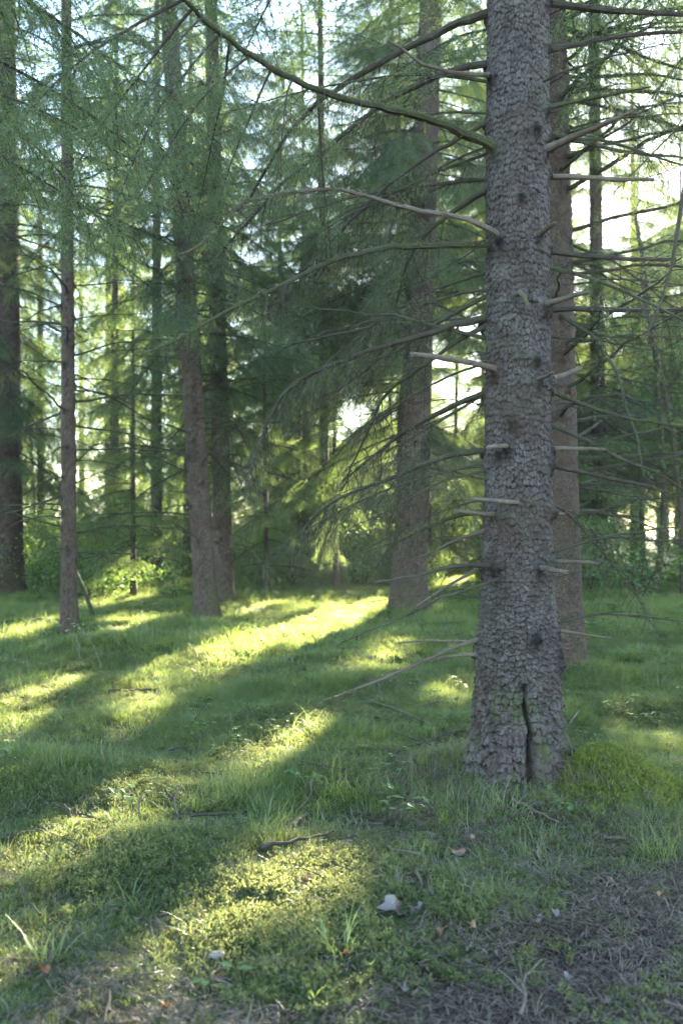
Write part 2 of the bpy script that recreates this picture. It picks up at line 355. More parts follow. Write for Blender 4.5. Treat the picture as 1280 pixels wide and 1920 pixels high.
def dress(mb, axis_pts, rng, sec_gap=.06, sec_len=.45, hang=1.0, ter_gap=.06, ter_len=.12, nsp=.010, nl=.022, nw=.003, t0=.15, live=1.0, ter_hang=1.6, sec_r=.0035, dryness=.05, sides=3, spread=.9, wood_ter=False):
    A = np.asarray(axis_pts); seg = np.linalg.norm(np.diff(A, axis=0), axis=1); cum = np.concatenate([[0], np.cumsum(seg)]); L = cum[-1]
    NA, NB = [], []
    s = t0*L; side = 1
    while s < L:
        t = s/L; i = min(np.searchsorted(cum, s, 'right')-1, len(A)-2); f = (s-cum[i])/seg[i]
        p = A[i]*(1-f)+A[i+1]*f; T = (A[i+1]-A[i])/seg[i]
        sd_ = np.cross(T, [0, 0, 1.]); sd_ /= np.linalg.norm(sd_)+1e-6
        d = T*(.55+.3*rng.random())+sd_*side*spread*(.7+.5*rng.random())+np.array([0, 0, .15*rng.normal()])
        l = sec_len*(.35+.65*min(1, (1-t)*2.2))*(.6+.7*rng.random())
        Q = curve_twig(p, d, l, 5, hang*(.6+.8*rng.random()), rng)
        mb.tube(Q, np.linspace(sec_r, sec_r*.35, len(Q)), sides, 0, False, (rng.random()*.5, 0, 0))
        lv = rng.random() < live
        if lv:
            NA += list(Q[:-1]); NB += list(Q[1:])
        u = .12*l; ts = 1
        while u < l:
            k = min(int(u/l*5), 4); p2 = Q[k]+(Q[k+1]-Q[k])*(u/l*5-k); T2 = Q[k+1]-Q[k]; T2 = T2/np.linalg.norm(T2)
            s2 = np.cross(T2, [0, 0, 1.]); s2 /= np.linalg.norm(s2)+1e-6
            q2 = curve_twig(p2, T2*.6+s2*ts*.8, ter_len*(.5+.9*rng.random())*(1.15-.6*u/l), 3, ter_hang*(.5+rng.random()), rng)
            if lv and rng.random() < .9: NA += list(q2[:-1]); NB += list(q2[1:])
            if wood_ter or not lv: mb.tube(q2, np.linspace(sec_r*.5, sec_r*.2, len(q2)), 3, 0, False, (rng.random()*.5, 0, 0))
            ts = -ts; u += ter_gap*(.6+.8*rng.random())
        side = -side; s += sec_gap*(.6+.8*rng.random())
    if live > 0:
        k = int(len(A)*max(t0, .75)); NA += list(A[k:-1]); NB += list(A[k+1:])
    needles(mb, NA, NB, nsp, nl, nw, rng, 1, dryness=dryness)
def bough_axis(L, rng, a0=-.1, droop=.9, up=.5, n=12):
    P = [np.zeros(3)]; a = a0+rng.normal()*.08; h = rng.normal()*.05
    for i in range(n):
        t = i/n; a += (-droop*(1-t)**.6+up*t*1.4)/n*1.2+rng.normal()*.03; h += rng.normal()*.05
        P.append(P[-1]+np.array([math.cos(a)*math.cos(h), math.cos(a)*math.sin(h), math.sin(a)])*L/n)
    return np.array(P)
def proto_bough(seed, kind):
    rng = np.random.default_rng(seed); mbb = MB()
    if kind == 'near':
        A = bough_axis(2.3, rng, -.05, .9, .35); mbb.tube(A, np.linspace(.016, .003, len(A)), 5, 0, True, (.3, 0, 0))
        dress(mbb, A, rng, .042, .58, 1.3, .042, .17, .0098, .027, .0058, .14, .92, 1.8, dryness=.05, wood_ter=False)
    elif kind == 'far':
        A = bough_axis(2.5, rng, 0., .95, .35); mbb.tube(A, np.linspace(.02, .004, len(A)), 4, 0, True, (.3, 0, 0))
        dress(mbb, A, rng, .055, .66, 1.3, .06, .20, .0125, .042, .0095, .10, .97, 1.8, .005, .04)
    elif kind == 'dead':
        A = bough_axis(1.7, rng, .1, .45, .1); A += np.cumsum(rng.normal(size=A.shape)*.012, 0); mbb.tube(A, np.linspace(.015, .003, len(A)), 5, 0, True, (.4, 0, .4))
        dress(mbb, A, rng, .13, .42, .5, .11, .14, .03, .015, .0025, .12, .0, .5, .0032, wood_ter=True)
    elif kind == 'half':
        A = bough_axis(2.1, rng, .05, .8, .1); mbb.tube(A, np.linspace(.014, .0025, len(A)), 5, 0, True, (.4, 0, .5))
        dress(mbb, A, rng, .06, .58, 1.5, .06, .17, .010, .024, .0042, .15, .6, 1.7, .003, .2, wood_ter=True)
    me = mbb.mesh('branch_'+kind, [M_twig, M_needle if kind != 'far' else M_needle_far], smooth=False)
    co = np.vstack(mbb.v); k = rng.choice(len(co), 160, replace=False)
    return me, co[k]
PB = {k: [proto_bough(100+i*7+j*1000, k) for i in range(n)] for j, (k, n) in enumerate((('near', 6), ('far', 5), ('dead', 5), ('half', 5)))}
def place_branch(parent, base, lo, az, pitch, sc, kind, rng, carve=True, thr=.06, name='branch', roll=0):
    me, smp = PB[kind][rng.integers(len(PB[kind]))]
    Mx = Matrix.Rotation(az, 4, 'Z') @ Matrix.Rotation(-pitch, 4, 'Y') @ Matrix.Rotation(roll, 4, 'X')
    if carve:
        P = smp@np.array(Mx.to_3x3()).T*sc+np.asarray(lo)+np.asarray(base)
        if open_to_sun(P).mean() > thr: return None
    return link(name, me, parent, lo, Mx.to_euler(), sc)
def spruce(base, top_px, r, height, seed, label, group=None, nu=40, dv=.04, vis=8, live=(4, 12), nlive=60, dead=(1, 6), ndead=20, kind='near', dead_kind='dead', llen=1.0, mats=None,
           bias=None, mossy=.3, lean=None, plate=(.014, .02), relief=.004, flare_k=.5, carve=True, taper=.75, name='spruce_tree', dlen=1., cat='spruce tree', thr=.06, droop=0., knots=True, nolive_front=False):
    rng = np.random.default_rng(seed); x, y = base; z = float(H(x, y)); b = np.array([x, y, z])
    if lean is None:
        if top_px is not None:
            q = pxw(top_px[0], top_px[1], y); lean = ((q[0]-x)/(q[2]-z), 0)
        else: lean = (rng.normal()*.012, rng.normal()*.012)
    root = thing(name, label, cat, b.tolist(), group)
    Rz = lambda Z: r*np.clip(1-(taper*np.maximum(Z, 0)/height), .04, 1)*(1+flare_k*np.exp(-np.maximum(Z+.1, 0)/.28))
    ph = rng.random(5)*6.28
    fl = lambda T, Z: r*flare_k*.5*np.exp(-np.maximum(Z+.05, 0)/.2)*(np.maximum(0, np.cos(T*2+ph[0]))+np.maximum(0, np.cos(T*3+ph[1]))-.6)
    spots = []
    for i in range(ndead):
        zz = dead[0]+(dead[1]-dead[0])*(i+rng.random())/max(1, ndead); az = rng.random()*6.283
        if bias and rng.random() < bias[2]: az = bias[0]+rng.normal()*bias[1]
        spots.append((zz, az, 0))
    for i in range(nlive):
        zz = live[0]+(live[1]-live[0])*(i+rng.random())/max(1, nlive); az = i*2.39996+rng.normal()*.4
        if bias and rng.random() < bias[2]: az = bias[0]+rng.normal()*bias[1]
        if nolive_front and math.sin(az) < -.35 and zz < 9: az += math.pi
        spots.append((zz, az, 1))
    kn = [(s[0], s[1], .02+.012*rng.random()) for s in spots if s[0] < vis] if knots else []
    me = trunk_mesh(b, lean, Rz, height, nu, dv, mats or [M_bark2], seed, plate, relief, fl, kn, mossy, .3, vis)
    link('trunk', me, root)
    for zz, az, lv in spots:
        rr = float(Rz(np.array(zz)))*.8; lo = (lean[0]*zz+math.cos(az)*rr, lean[1]*zz+math.sin(az)*rr, zz)
        if lv:
            f = (zz-live[0])/(height-live[0]+.01); sc = llen*(1.05-.85*f)*(.75+.5*rng.random())
            place_branch(root, b, lo, az, -droop+.15*rng.normal()+.35*f, sc, kind, rng, carve, thr)
        else:
            place_branch(root, b, lo, az, .05+.2*rng.normal(), dlen*(.45+.75*rng.random()), dead_kind, rng, carve, thr)
    return root

# ------------------------------------------------------------------ the big spruce
rngM = np.random.default_rng(5)
mz = float(H(MX, MY))-.03
bigbase = np.array([MX, MY, mz])
big = thing('spruce_tree', 'thick scaly spruce trunk with broken bare branch stubs and a deep split at its foot', 'spruce tree', bigbase.tolist())
_zs = [-.3, 0, .11, .27, .42, .58, .88, 1.5, 3.35, 4.5, 18]; _rs = [.34, .315, .292, .262, .246, .234, .214, .184, .171, .165, .03]
RzB = lambda Z: np.interp(Z, np.array(_zs)-.05, _rs)
def flB(T, Z):
    f = .15*np.exp(-np.maximum(Z-.02, 0)/.15)
    lob = sum(np.exp(-(((T-a+math.pi) % 6.2832-math.pi)/w)**2)*k for a, w, k in ((0.0-.25, .30, .75), (math.pi+.15, .28, .6), (-math.pi/2-.55, .3, .5), (-math.pi/2+.55, .32, .65), (1.2, .4, .8), (2.2, .3, .6)))
    return f*lob*1.0+.05*np.exp(-np.maximum(Z+.05, 0)/.06)*(.5+.5*np.cos(T*9+2*np.sin(T*3)))-.03*np.exp(-np.maximum(Z, 0)/.1)
# main limbs: photo pixels, end depth offset, radius at root and tip in photo px, style
LIMBS = [
 ([(925,22),(850,45),(760,92),(690,130),(600,185),(530,260),(470,370)],.9,10,3,'hang'),
 ([(925,118),(870,122),(820,142),(770,165),(710,195),(645,252),(530,340),(405,485)],.5,8,3,'hang'),
 ([(920,140),(880,139),(820,134),(780,112),(727,76)],-.2,6,3,'dead'),
 ([(925,275),(890,260),(850,240),(790,215),(740,206),(690,195),(600,172),(530,140),(470,105),(420,68),(370,28),(330,-20)],-1.5,11,5,'moss'),
 ([(925,345),(880,375),(840,400),(800,436),(762,482),(745,560),(730,610)],.6,8,2,'hang'),
 ([(920,225),(855,262),(790,300),(720,352),(660,412),(575,500),(500,575)],.7,6,2,'hang'),
 ([(938,443),(900,420),(850,402),(780,394),(720,380),(660,360),(640,352),(560,358),(480,368),(430,395),(400,440),(375,465),(335,478)],-.8,7,3,'dead'),
 ([(920,456),(850,460),(780,460),(720,464),(650,480),(600,495),(540,530),(480,556),(430,580),(350,630),(280,660)],-.6,9,3,'moss'),
 ([(920,596),(860,606),(800,626),(740,641),(680,661),(620,685),(550,715),(512,765),(490,820),(470,890)],.2,9,2,'hang'),
 ([(930,692),(880,680),(830,668),(772,664)],-.5,8,6,'stub'),
 ([(920,733),(860,756),(800,785),(740,820),(690,862),(640,905)],.9,8,2,'hang'),
 ([(920,606),(860,636),(800,682),(765,704),(712,745),(695,800),(665,860),(640,920)],.8,6,2,'hang'),
 ([(920,845),(860,848),(800,868),(750,890),(700,908),(640,932),(580,972),(555,1010)],.3,8,2,'hang'),
 ([(1022,957),(970,941),(885,936)],-.35,6,5,'stub'),
 ([(928,964),(890,964),(855,958)],-.4,6,4,'stub'),
 ([(915,958),(850,966),(800,990),(740,1018),(700,1030)],.8,7,2,'moss'),
 ([(915,993),(860,1010),(800,1040),(770,1052)],.5,6,2,'dead'),
 ([(932,1060),(880,1056),(830,1066),(760,1083),(705,1093)],-.2,7,2,'bark'),
 ([(910,1060),(850,1090),(780,1137)],-.5,5,2,'dead'),
 ([(910,1195),(860,1210),(780,1245),(700,1280),(628,1307)],-.5,6,2,'dead'),
 ([(900,1227),(840,1228),(780,1240)],.2,5,2,'dead'),
 ([(908,1208),(830,1198),(745,1206)],.4,4,2,'dead'),
 ([(952,837),(935,836),(915,838)],-.28,6,5,'ivory'),
 ([(1015,5),(1080,10),(1150,20),(1300,30)],.3,9,6,'bark'),
 ([(1015,97),(1080,82),(1150,68),(1290,58)],.5,8,4,'bark'),
 ([(1018,203),(1080,188),(1150,178),(1220,162)],-.2,7,2,'moss'),
 ([(1018,282),(1080,256),(1130,232),(1185,210)],-.6,9,6,'stub'),
 ([(1018,256),(1080,262),(1120,275),(1200,290),(1285,296)],.6,6,3,'moss'),
 ([(1015,329),(1080,332),(1150,337),(1225,337)],-.1,8,4,'stub'),
 ([(1005,443),(1042,418)],-.35,8,5,'stub'),
 ([(1018,470),(1080,478),(1150,485),(1265,485)],.2,8,4,'bark'),
 ([(1012,575),(1030,569),(1060,555),(1105,548)],-.4,8,5,'stub'),
 ([(1018,583),(1080,578),(1150,582),(1300,581)],.2,8,5,'bark'),
 ([(1000,714),(1035,698)],-.3,6,3,'stub'),
 ([(1020,712),(1060,701),(1088,690)],.4,7,5,'stub'),
 ([(1018,726),(1080,755),(1150,780),(1290,802)],.3,5,3,'moss'),
 ([(1018,843),(1080,838),(1135,843)],.1,6,4,'stub'),
 ([(1018,870),(1080,882),(1150,900),(1222,912)],-.1,7,3,'bark'),
 ([(1020,959),(1055,963)],.1,5,3,'stub'),
 ([(1000,1062),(1060,1072)],-.35,7,5,'stub'),
 ([(1020,1052),(1080,1053),(1117,1055)],.2,6,4,'stub'),
 ([(1025,1181),(1080,1186),(1147,1197)],.1,5,2,'dead'),
 ([(1030,1213),(1060,1215)],.0,4,2,'stub'),
 ([(1020,1240),(1058,1232)],-.1,4,2,'stub'),
]
def limb_path(pts, dz, n_sub=4):
    pts = np.array(pts, float); L = np.concatenate([[0], np.cumsum(np.hypot(*np.diff(pts, axis=0).T))]); t = L/L[-1]
    tt = np.linspace(0, 1, max(5, int(L[-1]/22)))
    # smooth (Catmull-like) resampling
    px = np.interp(tt, t, pts[:, 0]); py = np.interp(tt, t, pts[:, 1])
    for _ in range(2):
        px[1:-1] = .25*px[:-2]+.5*px[1:-1]+.25*px[2:]; py[1:-1] = .25*py[:-2]+.5*py[1:-1]+.25*py[2:]
    u0 = (pts[0, 0]-970)/58.; off = -math.sqrt(max(0, 1-min(1, u0*u0)))*.16 if dz < -.15 else (.0 if abs(u0) > .75 else .0)
    d = MY+off+dz*tt**1.2
    return np.stack([(px-640)/F*d, d, CZ-(py-HY)/F*d], 1), d, tt
knB = []
limb_objs = []
for li, (pts, dz, r0, r1, st) in enumerate(LIMBS):
    P, d, tt = limb_path(pts, dz); P = P-bigbase
    th = math.atan2(P[0, 1], P[0, 0]); knB.append((P[0, 2]-.012, th if dz < -.15 else (math.pi-.35 if pts[0][0] < 970 else .0-.35), .026+.012*rngM.random()))
    rr = (r0+(r1-r0)*tt)*d/F*.76*(1+.25*np.exp(-tt*14))
    P[1:-1] += rngM.normal(size=P[1:-1].shape)*.003
    mbb = MB()
    mossv = .5 if st == 'moss' else (.25 if st == 'hang' else .1)
    tv = {'ivory': .9, 'stub': .55, 'dead': .5}.get(st, .35)
    mbb.tube(P, rr, 8, 0, True, (tv, 0, mossv), .12, rngM)
    if st in ('stub', 'ivory'):      # splintered end
        T = P[-1]-P[-2]; T /= np.linalg.norm(T)
        for q in range(4):
            e = P[-1]+rngM.normal(size=3)*rr[-1]*.45
            mbb.tube(np.stack([e-T*.02, e+T*(.012+.03*rngM.random())+rngM.normal(size=3)*.003]), [rr[-1]*.45, rr[-1]*.08], 4, 0, True, (.95, 0, 0))
    for i in range(2, len(P)-1, 2):      # little side spurs
        if rngM.random() < .7:
            T = P[i+1]-P[i]; q = curve_twig(P[i], T/np.linalg.norm(T)*.4+rngM.normal(size=3)*.8, .03+.10*rngM.random()**2, 3, .3, rngM)
            mbb.tube(q, [.0035, .003, .002, .001], 4, 0, False, (tv*.8, 0, mossv*.5))
    m_w = M_dead if st in ('dead', 'stub', 'ivory') else M_twig
    if st in ('hang', 'moss') and len(pts) > 4:
        lv = .55 if st == 'hang' else .15
        dress(mbb, P, rngM, .045 if st == 'hang' else .12, .50 if st == 'hang' else .3, 1.6, .055, .16, .012, .022, .003, .3 if st == 'hang' else .35, lv, 1.7, .0028, .25, wood_ter=True)
    elif st in ('dead', 'bark') and len(pts) > 3:
        dress(mbb, P, rngM, .085, .34, .55, .07, .13, .02, .02, .003, .25, 0., .7, .0024, wood_ter=True)
    if li == 3: B4 = P.copy()
    o = link('branch', mbb.mesh('branch', [m_w, M_needle], smooth=False), big)
    if st == 'moss':
        o['label'] = 'moss covered branch of the big spruce'
        mm = MB(); NA = []; NB = []
        for i in range(len(P)-1):
            c = vn(np.array(i*.35), np.array(li*3.3), 77)
            if c > .42 or i > len(P)*.75:
                for q in range(26):
                    f = rngM.random(); p = P[i]*(1-f)+P[i+1]*f; a = rngM.normal(size=3); a[2] = abs(a[2])*1.0-.25; a /= np.linalg.norm(a)
                    NA.append(p+a*rr[i]*.8); NB.append(p+a*(rr[i]+.006+.012*rngM.random()))
                if rngM.random() < .3:
                    p = P[i]; q = curve_twig(p, (0, 0, -1), .03+.06*rngM.random(), 3, 1, rngM); NA += list(q[:-1])*6; NB += list(q[1:])*6
        if NA:
            needles(mm, NA, NB, .004, .011, .0045, rngM, 0); tag(link('moss', mm.mesh('moss', [M_moss], False), o), None, None, None, 'stuff')
    elif st == 'ivory': o['label'] = 'short pale peeled stub'
for z_, t_, r_ in ((2.42, -1.15, .03), (2.08, -1.85, .036), (3.34, -1.62, .026), (3.72, -1.12, .032), (.86, -1.28, .036), (.60, -1.62, .022), (1.9, -2.3, .03), (1.25, -2.2, .028)):
    knB.append((z_, t_, r_))
mbig = trunk_mesh(bigbase, (0, 0), RzB, 17, 300, .0062, [M_bark], 11, (.027, .037), .0098, flB, knB, .9, .25, 4.75, (-math.pi/2+.02, .70, .075))
link('trunk', mbig, big)
# curled stub hanging from a knot
mbb = MB(); P = np.array([pxw(968, 552, 5.55), pxw(974, 548, 5.5), pxw(982, 556, 5.48), pxw(987, 570, 5.47), pxw(988, 580, 5.48)])-bigbase
mbb.tube(P, [.014, .015, .014, .012, .008], 7, 0, True, (.5, 0, .5)); link('branch', mbb.mesh('branch', [M_dead]), big)
# more thin dead branches web the air on both sides of the trunk
for i in range(30):
    lf = i < 19; az = (math.pi-.25 if lf else .15)+rngM.normal()*.45; zz = rngM.uniform(.7, 4.4); rr = float(RzB(np.array(zz)))*.8
    place_branch(big, bigbase, (math.cos(az)*rr, math.sin(az)*rr, zz), az, .05+.2*rngM.normal()-(.15 if lf else 0), .35+.65*rngM.random(), 'half' if i % 3 == 0 and zz > 1.6 else 'dead', rngM, True, .02)
# live crown above the picture and the near sprays that hang into its top edge
for i in range(46):
    zz = 6.2+9.5*i/46; az = i*2.4; rr = float(RzB(np.array(zz)))*.8
    place_branch(big, bigbase, (math.cos(az)*rr, math.sin(az)*rr, zz), az, -.1+.3*(i/46), 1.25*(1.1-.85*i/46), 'near', rngM)
for t_, az, pt, sc in ((.55, 1.4, -.5, .36), (.62, 4.4, -.7, .34), (.68, 2.6, -.8, .4), (.74, 3.9, -.6, .42), (.8, 1.9, -.5, .42), (.86, 3.4, -.7, .46), (.9, 4.6, -.5, .4), (.95, 2.6, -.4, .48), (.99, 3.2, -.3, .5)):
    place_branch(big, bigbase, B4[int(t_*(len(B4)-1))].tolist(), az, pt, sc, 'near', rngM, False)

# ------------------------------------------------------------------ the other trunks one can tell apart
def gb(px, py):
    g = ground_px(px, py); return (float(g[0]), float(g[1]))
R_ = lambda wpx, d: wpx/2/F*d
b2 = (pxw(1050, 0, 9.7)[0], 9.7)
spruce(b2, (1028, 0), .215, 19, 21, 'dark spruce standing close behind the thick scaly trunk', nu=150, dv=.012, vis=7, live=(5.5, 16), nlive=70, dead=(1.2, 7.5), ndead=95, dead_kind='dead', taper=.8, mossy=.5, flare_k=.5, bias=(.1, .9, .5), relief=.0055, plate=(.014, .019), dlen=1.45)
b3 = gb(765, 1142)
spruce(b3, (800, 200), R_(64, b3[1]), 20, 22, 'leaning spruce with drooping green boughs in the sunny clearing', mats=[M_bark3], nu=100, dv=.022, vis=9, live=(2.3, 14), nlive=115, dead=(1., 9), ndead=110, dead_kind='half', kind='near', bias=(math.pi-.1, .7, .45), llen=1.15, droop=.15, relief=.006, mossy=.5, flare_k=.5, dlen=1.15)
b4 = gb(388, 1156)
spruce(b4, (328, 200), R_(42, b4[1]), 18, 23, 'bare spruce trunk leaning from its twin, thicker of the pair', mats=[M_bark3], nu=76, dv=.024, vis=8.5, live=(4.2, 14), nlive=90, dead=(1., 8.5), ndead=75, taper=.6, mossy=.8, flare_k=.45, relief=.006)
b5 = gb(420, 1128)
spruce(b5, (398, 100), R_(36, b5[1]), 18, 24, 'thinner spruce trunk tucked behind its leaning twin', mats=[M_bark3], nu=48, dv=.035, vis=9, live=(2.4, 14), nlive=130, dead=(1., 9), ndead=60, dead_kind='half', taper=.6, mossy=.8, flare_k=.4, relief=.006)
b6 = gb(130, 1182)
spruce(b6, (125, 60), R_(29, b6[1]), 15, 25, 'slender straight spruce with a dead prop stick at its foot', nu=48, dv=.03, vis=7.5, live=(5.2, 12), nlive=50, dead=(.9, 8), ndead=85, taper=.7, mossy=.4, flare_k=.5, relief=.004, dlen=1.1)
b7 = gb(10, 1112)
spruce(b7, (8, 100), R_(66, b7[1]), 20, 26, 'stout dark spruce at the edge of the brushwood', nu=56, dv=.035, vis=10, live=(2.5, 15), nlive=130, dead=(1., 9), ndead=70, dead_kind='half', taper=.6, mossy=.5, flare_k=.5, relief=.006)
b8 = (pxw(1124, 0, 25)[0], 25.)
spruce(b8, (1112, 0), R_(30, 25), 21, 27, 'distant upright spruce beyond the two thick trunks', nu=40, dv=.06, vis=15, live=(4.0, 17), nlive=110, dead=(1.2, 13), ndead=80, dead_kind='half', kind='far', taper=.5, mossy=.3, llen=1.1, relief=.006)
# dead prop stick beside the slender spruce
g0 = ground_px(176, 1158); P = np.array([g0, g0+(pxw(158, 1105, g0[1])-g0), pxw(138, 1062, g0[1])]); mbb = MB(); mbb.tube(P-g0, [.035, .03, .02], 7, 0, True, (.1, 0, .6))
tag(link('dead_branch', mbb.mesh('dead_branch', [M_twig]), None, g0.tolist()), 'dark dead stick leaning on the slender spruce', 'branch')

# spruces that screen the low sun, cut open where the flecks fall
rngR = np.random.default_rng(99)
ring = []
FC = []
for k_ in (0, 2, 3, 4, 5, 10, 11, 12, 13, 14, 15, 16):
    for t_ in (.15, .5, .85):
        g_ = ground_px(FLECKS[k_][0]*(1-t_)+FLECKS[k_][2]*t_, FLECKS[k_][1]*(1-t_)+FLECKS[k_][3]*t_); FC.append(g_[0]-.262*g_[1])
FC = np.array(FC)
for tries in range(4000):
    y = rngR.uniform(24, 44); x = rngR.uniform(-.02*y-1.5, .262*y+6.5)
    if any((x-a)**2+(y-b)**2 < 2.7**2 for a, b in ring): continue
    if abs(x/y*F+640-1124) < 26 and y > 25: continue
    if abs(x/y*F+640-1180) < 60 and y < 30: continue
    if np.abs(FC-(x-.262*y)).min() < .17: continue
    ring.append((x, y))
    if len(ring) >= 28: break
def top_mesh(seed):
    rng = np.random.default_rng(seed); mbb = MB(); h = 10.; nb = 52
    for i in range(nb):
        zz = .2+(h-.2)*(i+rng.random())/nb; f = zz/h; az = i*2.4+rng.normal()*.4
        L = (2.9*(1-f**1.8)+.4)*(.75+.5*rng.random()); A = bough_axis(L, rng, .1+.5*f, .7, .3, 6)
        c, s_ = math.cos(az), math.sin(az); A = np.stack([A[:, 0]*c-A[:, 1]*s_, A[:, 0]*s_+A[:, 1]*c, A[:, 2]+zz], 1)
        dress(mbb, A, rng, .13, .8, 1.4, .14, .30, .035, .08, .022, .08, 1., 1.8, .008, .03)
    return mbb.mesh('crown', [M_twig, M_needle_far], smooth=False)
TOPS = [top_mesh(560+i) for i in range(2)]
for i, (x, y) in enumerate(ring):
    h = rngR.uniform(20, 24) if i % 3 else 16
    far_right = 640+F*x/y > 1085
    rt = spruce((x, y), None, rngR.uniform(.075, .13), h, 300+i, 'background spruce with drooping boughs in the backlit stand', 'spruces in the backlit stand', nu=14, dv=.25, vis=6, live=(4.0, 10) if far_right else (1.6+1.2*rngR.random(), 14), nlive=44 if far_right else 98, dead=(.8, 6), ndead=14,
           dead_kind='half', kind='far', llen=1.5, relief=.006, knots=False, thr=.05)
    if i % 3 and (not far_right or 640+F*x/y > 1230): link('crown', TOPS[i % 2], rt, (0, 0, 13.4), (0, 0, rngR.random()*6.28), (1.15, 1.15, (h-13.4)/9.6))
# young dark spruces under the drooping boughs
for i, (px, d, h) in enumerate(((630, 21, 5.5), (500, 22, 6.5), (250, 20, 5.5), (560, 26, 7))):
    spruce((pxw(px, 0, d)[0], d), None, .06, h, 400+i, 'young spruce with low green boughs between the bigger trunks', 'young spruces among the trunks', nu=10, dv=.2, vis=2, live=(.5, h-.3), nlive=70, dead=(.3, .5), ndead=0, kind='far', llen=.75, knots=False)

# ------------------------------------------------------------------ distant forest: trunk and crown shared between copies
def crown_mesh(seed, h, nb, z0):
    rng = np.random.default_rng(seed); mbb = MB()
    for i in range(nb):
        zz = z0+(h-z0)*(i+rng.random())/nb; f = (zz-z0)/(h-z0); az = i*2.4+rng.normal()*.4
        L = (2.7*(1-f**1.7)+.4)*(.75+.5*rng.random()); A = bough_axis(L, rng, -.05+.5*f, .8, .3, 6)
        c, s_ = math.cos(az), math.sin(az); A = np.stack([A[:, 0]*c-A[:, 1]*s_, A[:, 0]*s_+A[:, 1]*c, A[:, 2]+zz], 1)
        dress(mbb, A, rng, .15, .78, 1.4, .15, .30, .04, .09, .026, .08, 1., 1.8, .008, .03)
    return mbb.mesh('crown', [M_twig, M_needle_far], smooth=False)
CR = []
for i in range(3):
    h = 22+i*2; tm = trunk_mesh((0, 0, 0), (.005, 0), lambda Z: .17*np.clip(1-.9*np.maximum(Z, 0)/22, .05, 1)*(1+.4*np.exp(-np.maximum(Z, 0)/.3)), h-.5, 12, .3, [M_bark2], 900+i, (.03, .03), .004)
    CR.append((tm, crown_mesh(500+i, h, 84, 2.2+i*1.2), h))
def far_spruce(x, y, sc, rng):
    tm, cm, h = CR[rng.integers(3)]
    r = thing('spruce_tree', 'far spruce in the deep forest behind the clearing', 'spruce tree', (x, y, float(H(x, y))), 'far spruces of the deep forest', rng.random()*6.28)
    r.scale = (sc,)*3; link('trunk', tm, r); link('crown', cm, r)
far = []
rngF = np.random.default_rng(17)
for tries in range(6000):
    y = rngF.uniform(21, 78); x = rngF.uniform(-.42*y-4, .42*y+4)
    if any((x-a)**2+(y-b)**2 < (2.4+y*.03)**2 for a, b in far+ring): continue
    in_sun = (x > -.12*y) and y > 20
    px = 640+F*x/y
    if in_sun and y < 46: continue
    if abs(px-1124) < 30 or (1090 < px < 1215 and rngF.random() < .6): continue
    sc = rngF.uniform(.75, 1.15)
    if in_sun and px < 1215: sc = min(sc, max(.45, (y-13)*.3214/24*.95))
    elif y < 26: continue
    if in_sun and rngF.random() < .5: far.append((x, y)); continue
    far.append((x, y)); far_spruce(x, y, sc, rngF)
    if len(far) >= 115: break
for px_, y_, sc_ in ((655, 50, .48), (700, 57, .55), (610, 62, .6), (860, 52, .5), (900, 60, .58), (1195, 64, 1.0), (1248, 58, 1.05), (1275, 70, 1.1)):
    far_spruce((px_-640)/F*y_, y_, sc_, rngF)
for (x, y) in ((-7, 9), (-8.5, 15), (8, 10), (8.5, 16), (10, 21), (-10, 20)): far_spruce(x, y, .95, rngF)

# ------------------------------------------------------------------ broadleaf understory
def leaves(mb, P, size, rng, m=1, flat=.5):
    n = len(P); d = rng.normal(size=(n, 3)); d[:, 2] = d[:, 2]*flat-.25; d /= np.linalg.norm(d, axis=1)[:, None]
    q = np.cross(d, rng.normal(size=(n, 3))*np.array([.35, .35, 1])); q /= np.linalg.norm(q, axis=1)[:, None]+1e-9
    s = size*(.6+.7*rng.random(n))[:, None]
    v = np.stack([P, P+d*s*.5+q*s*.32, P+d*s, P+d*s*.5-q*s*.32], 1).reshape(-1, 3); b = np.arange(n)*4
    mb.add(v, None, np.stack([b, b+1, b+2, b+3], -1), m, np.repeat(np.stack([rng.random(n), np.zeros(n), np.zeros(n)], -1), 4, 0))
def shrub_mesh(seed, h, nst, nleaf, leafm, size=.05):
    rng = np.random.default_rng(seed); mbb = MB(); pts = []
    for i in range(nst):
        az = rng.random()*6.28; Q = curve_twig((rng.normal()*.1, rng.normal()*.1, -.03), (math.cos(az)*.5, math.sin(az)*.5, 1.1), h*(.6+.5*rng.random()), 7, .35, rng, .35)
        mbb.tube(Q, np.linspace(.010, .002, 8), 4, 0, False, (.3, 0, 0))
        for k in range(2, 8):
            for j in range(3):
                q = curve_twig(Q[k], rng.normal(size=3)*np.array([1, 1, .3])+np.array([0, 0, .2]), h*.3*(.5+rng.random()), 4, .3, rng, .3)
                mbb.tube(q, np.linspace(.004, .001, 5), 3, 0, False, (.3, 0, 0)); pts.append(q)
    pts = np.vstack([p[1:] for p in pts]); P = pts[rng.integers(len(pts), size=nleaf)]+rng.normal(size=(nleaf, 3))*.04*h
    leaves(mbb, P, size, rng); return mbb.mesh('shrub', [M_twig, leafm], False)
SH = [shrub_mesh(600+i, (1.0, 1.4, 1.9, .8)[i], 6, (700, 900, 1200, 600)[i], M_leaf, .06) for i in range(4)]
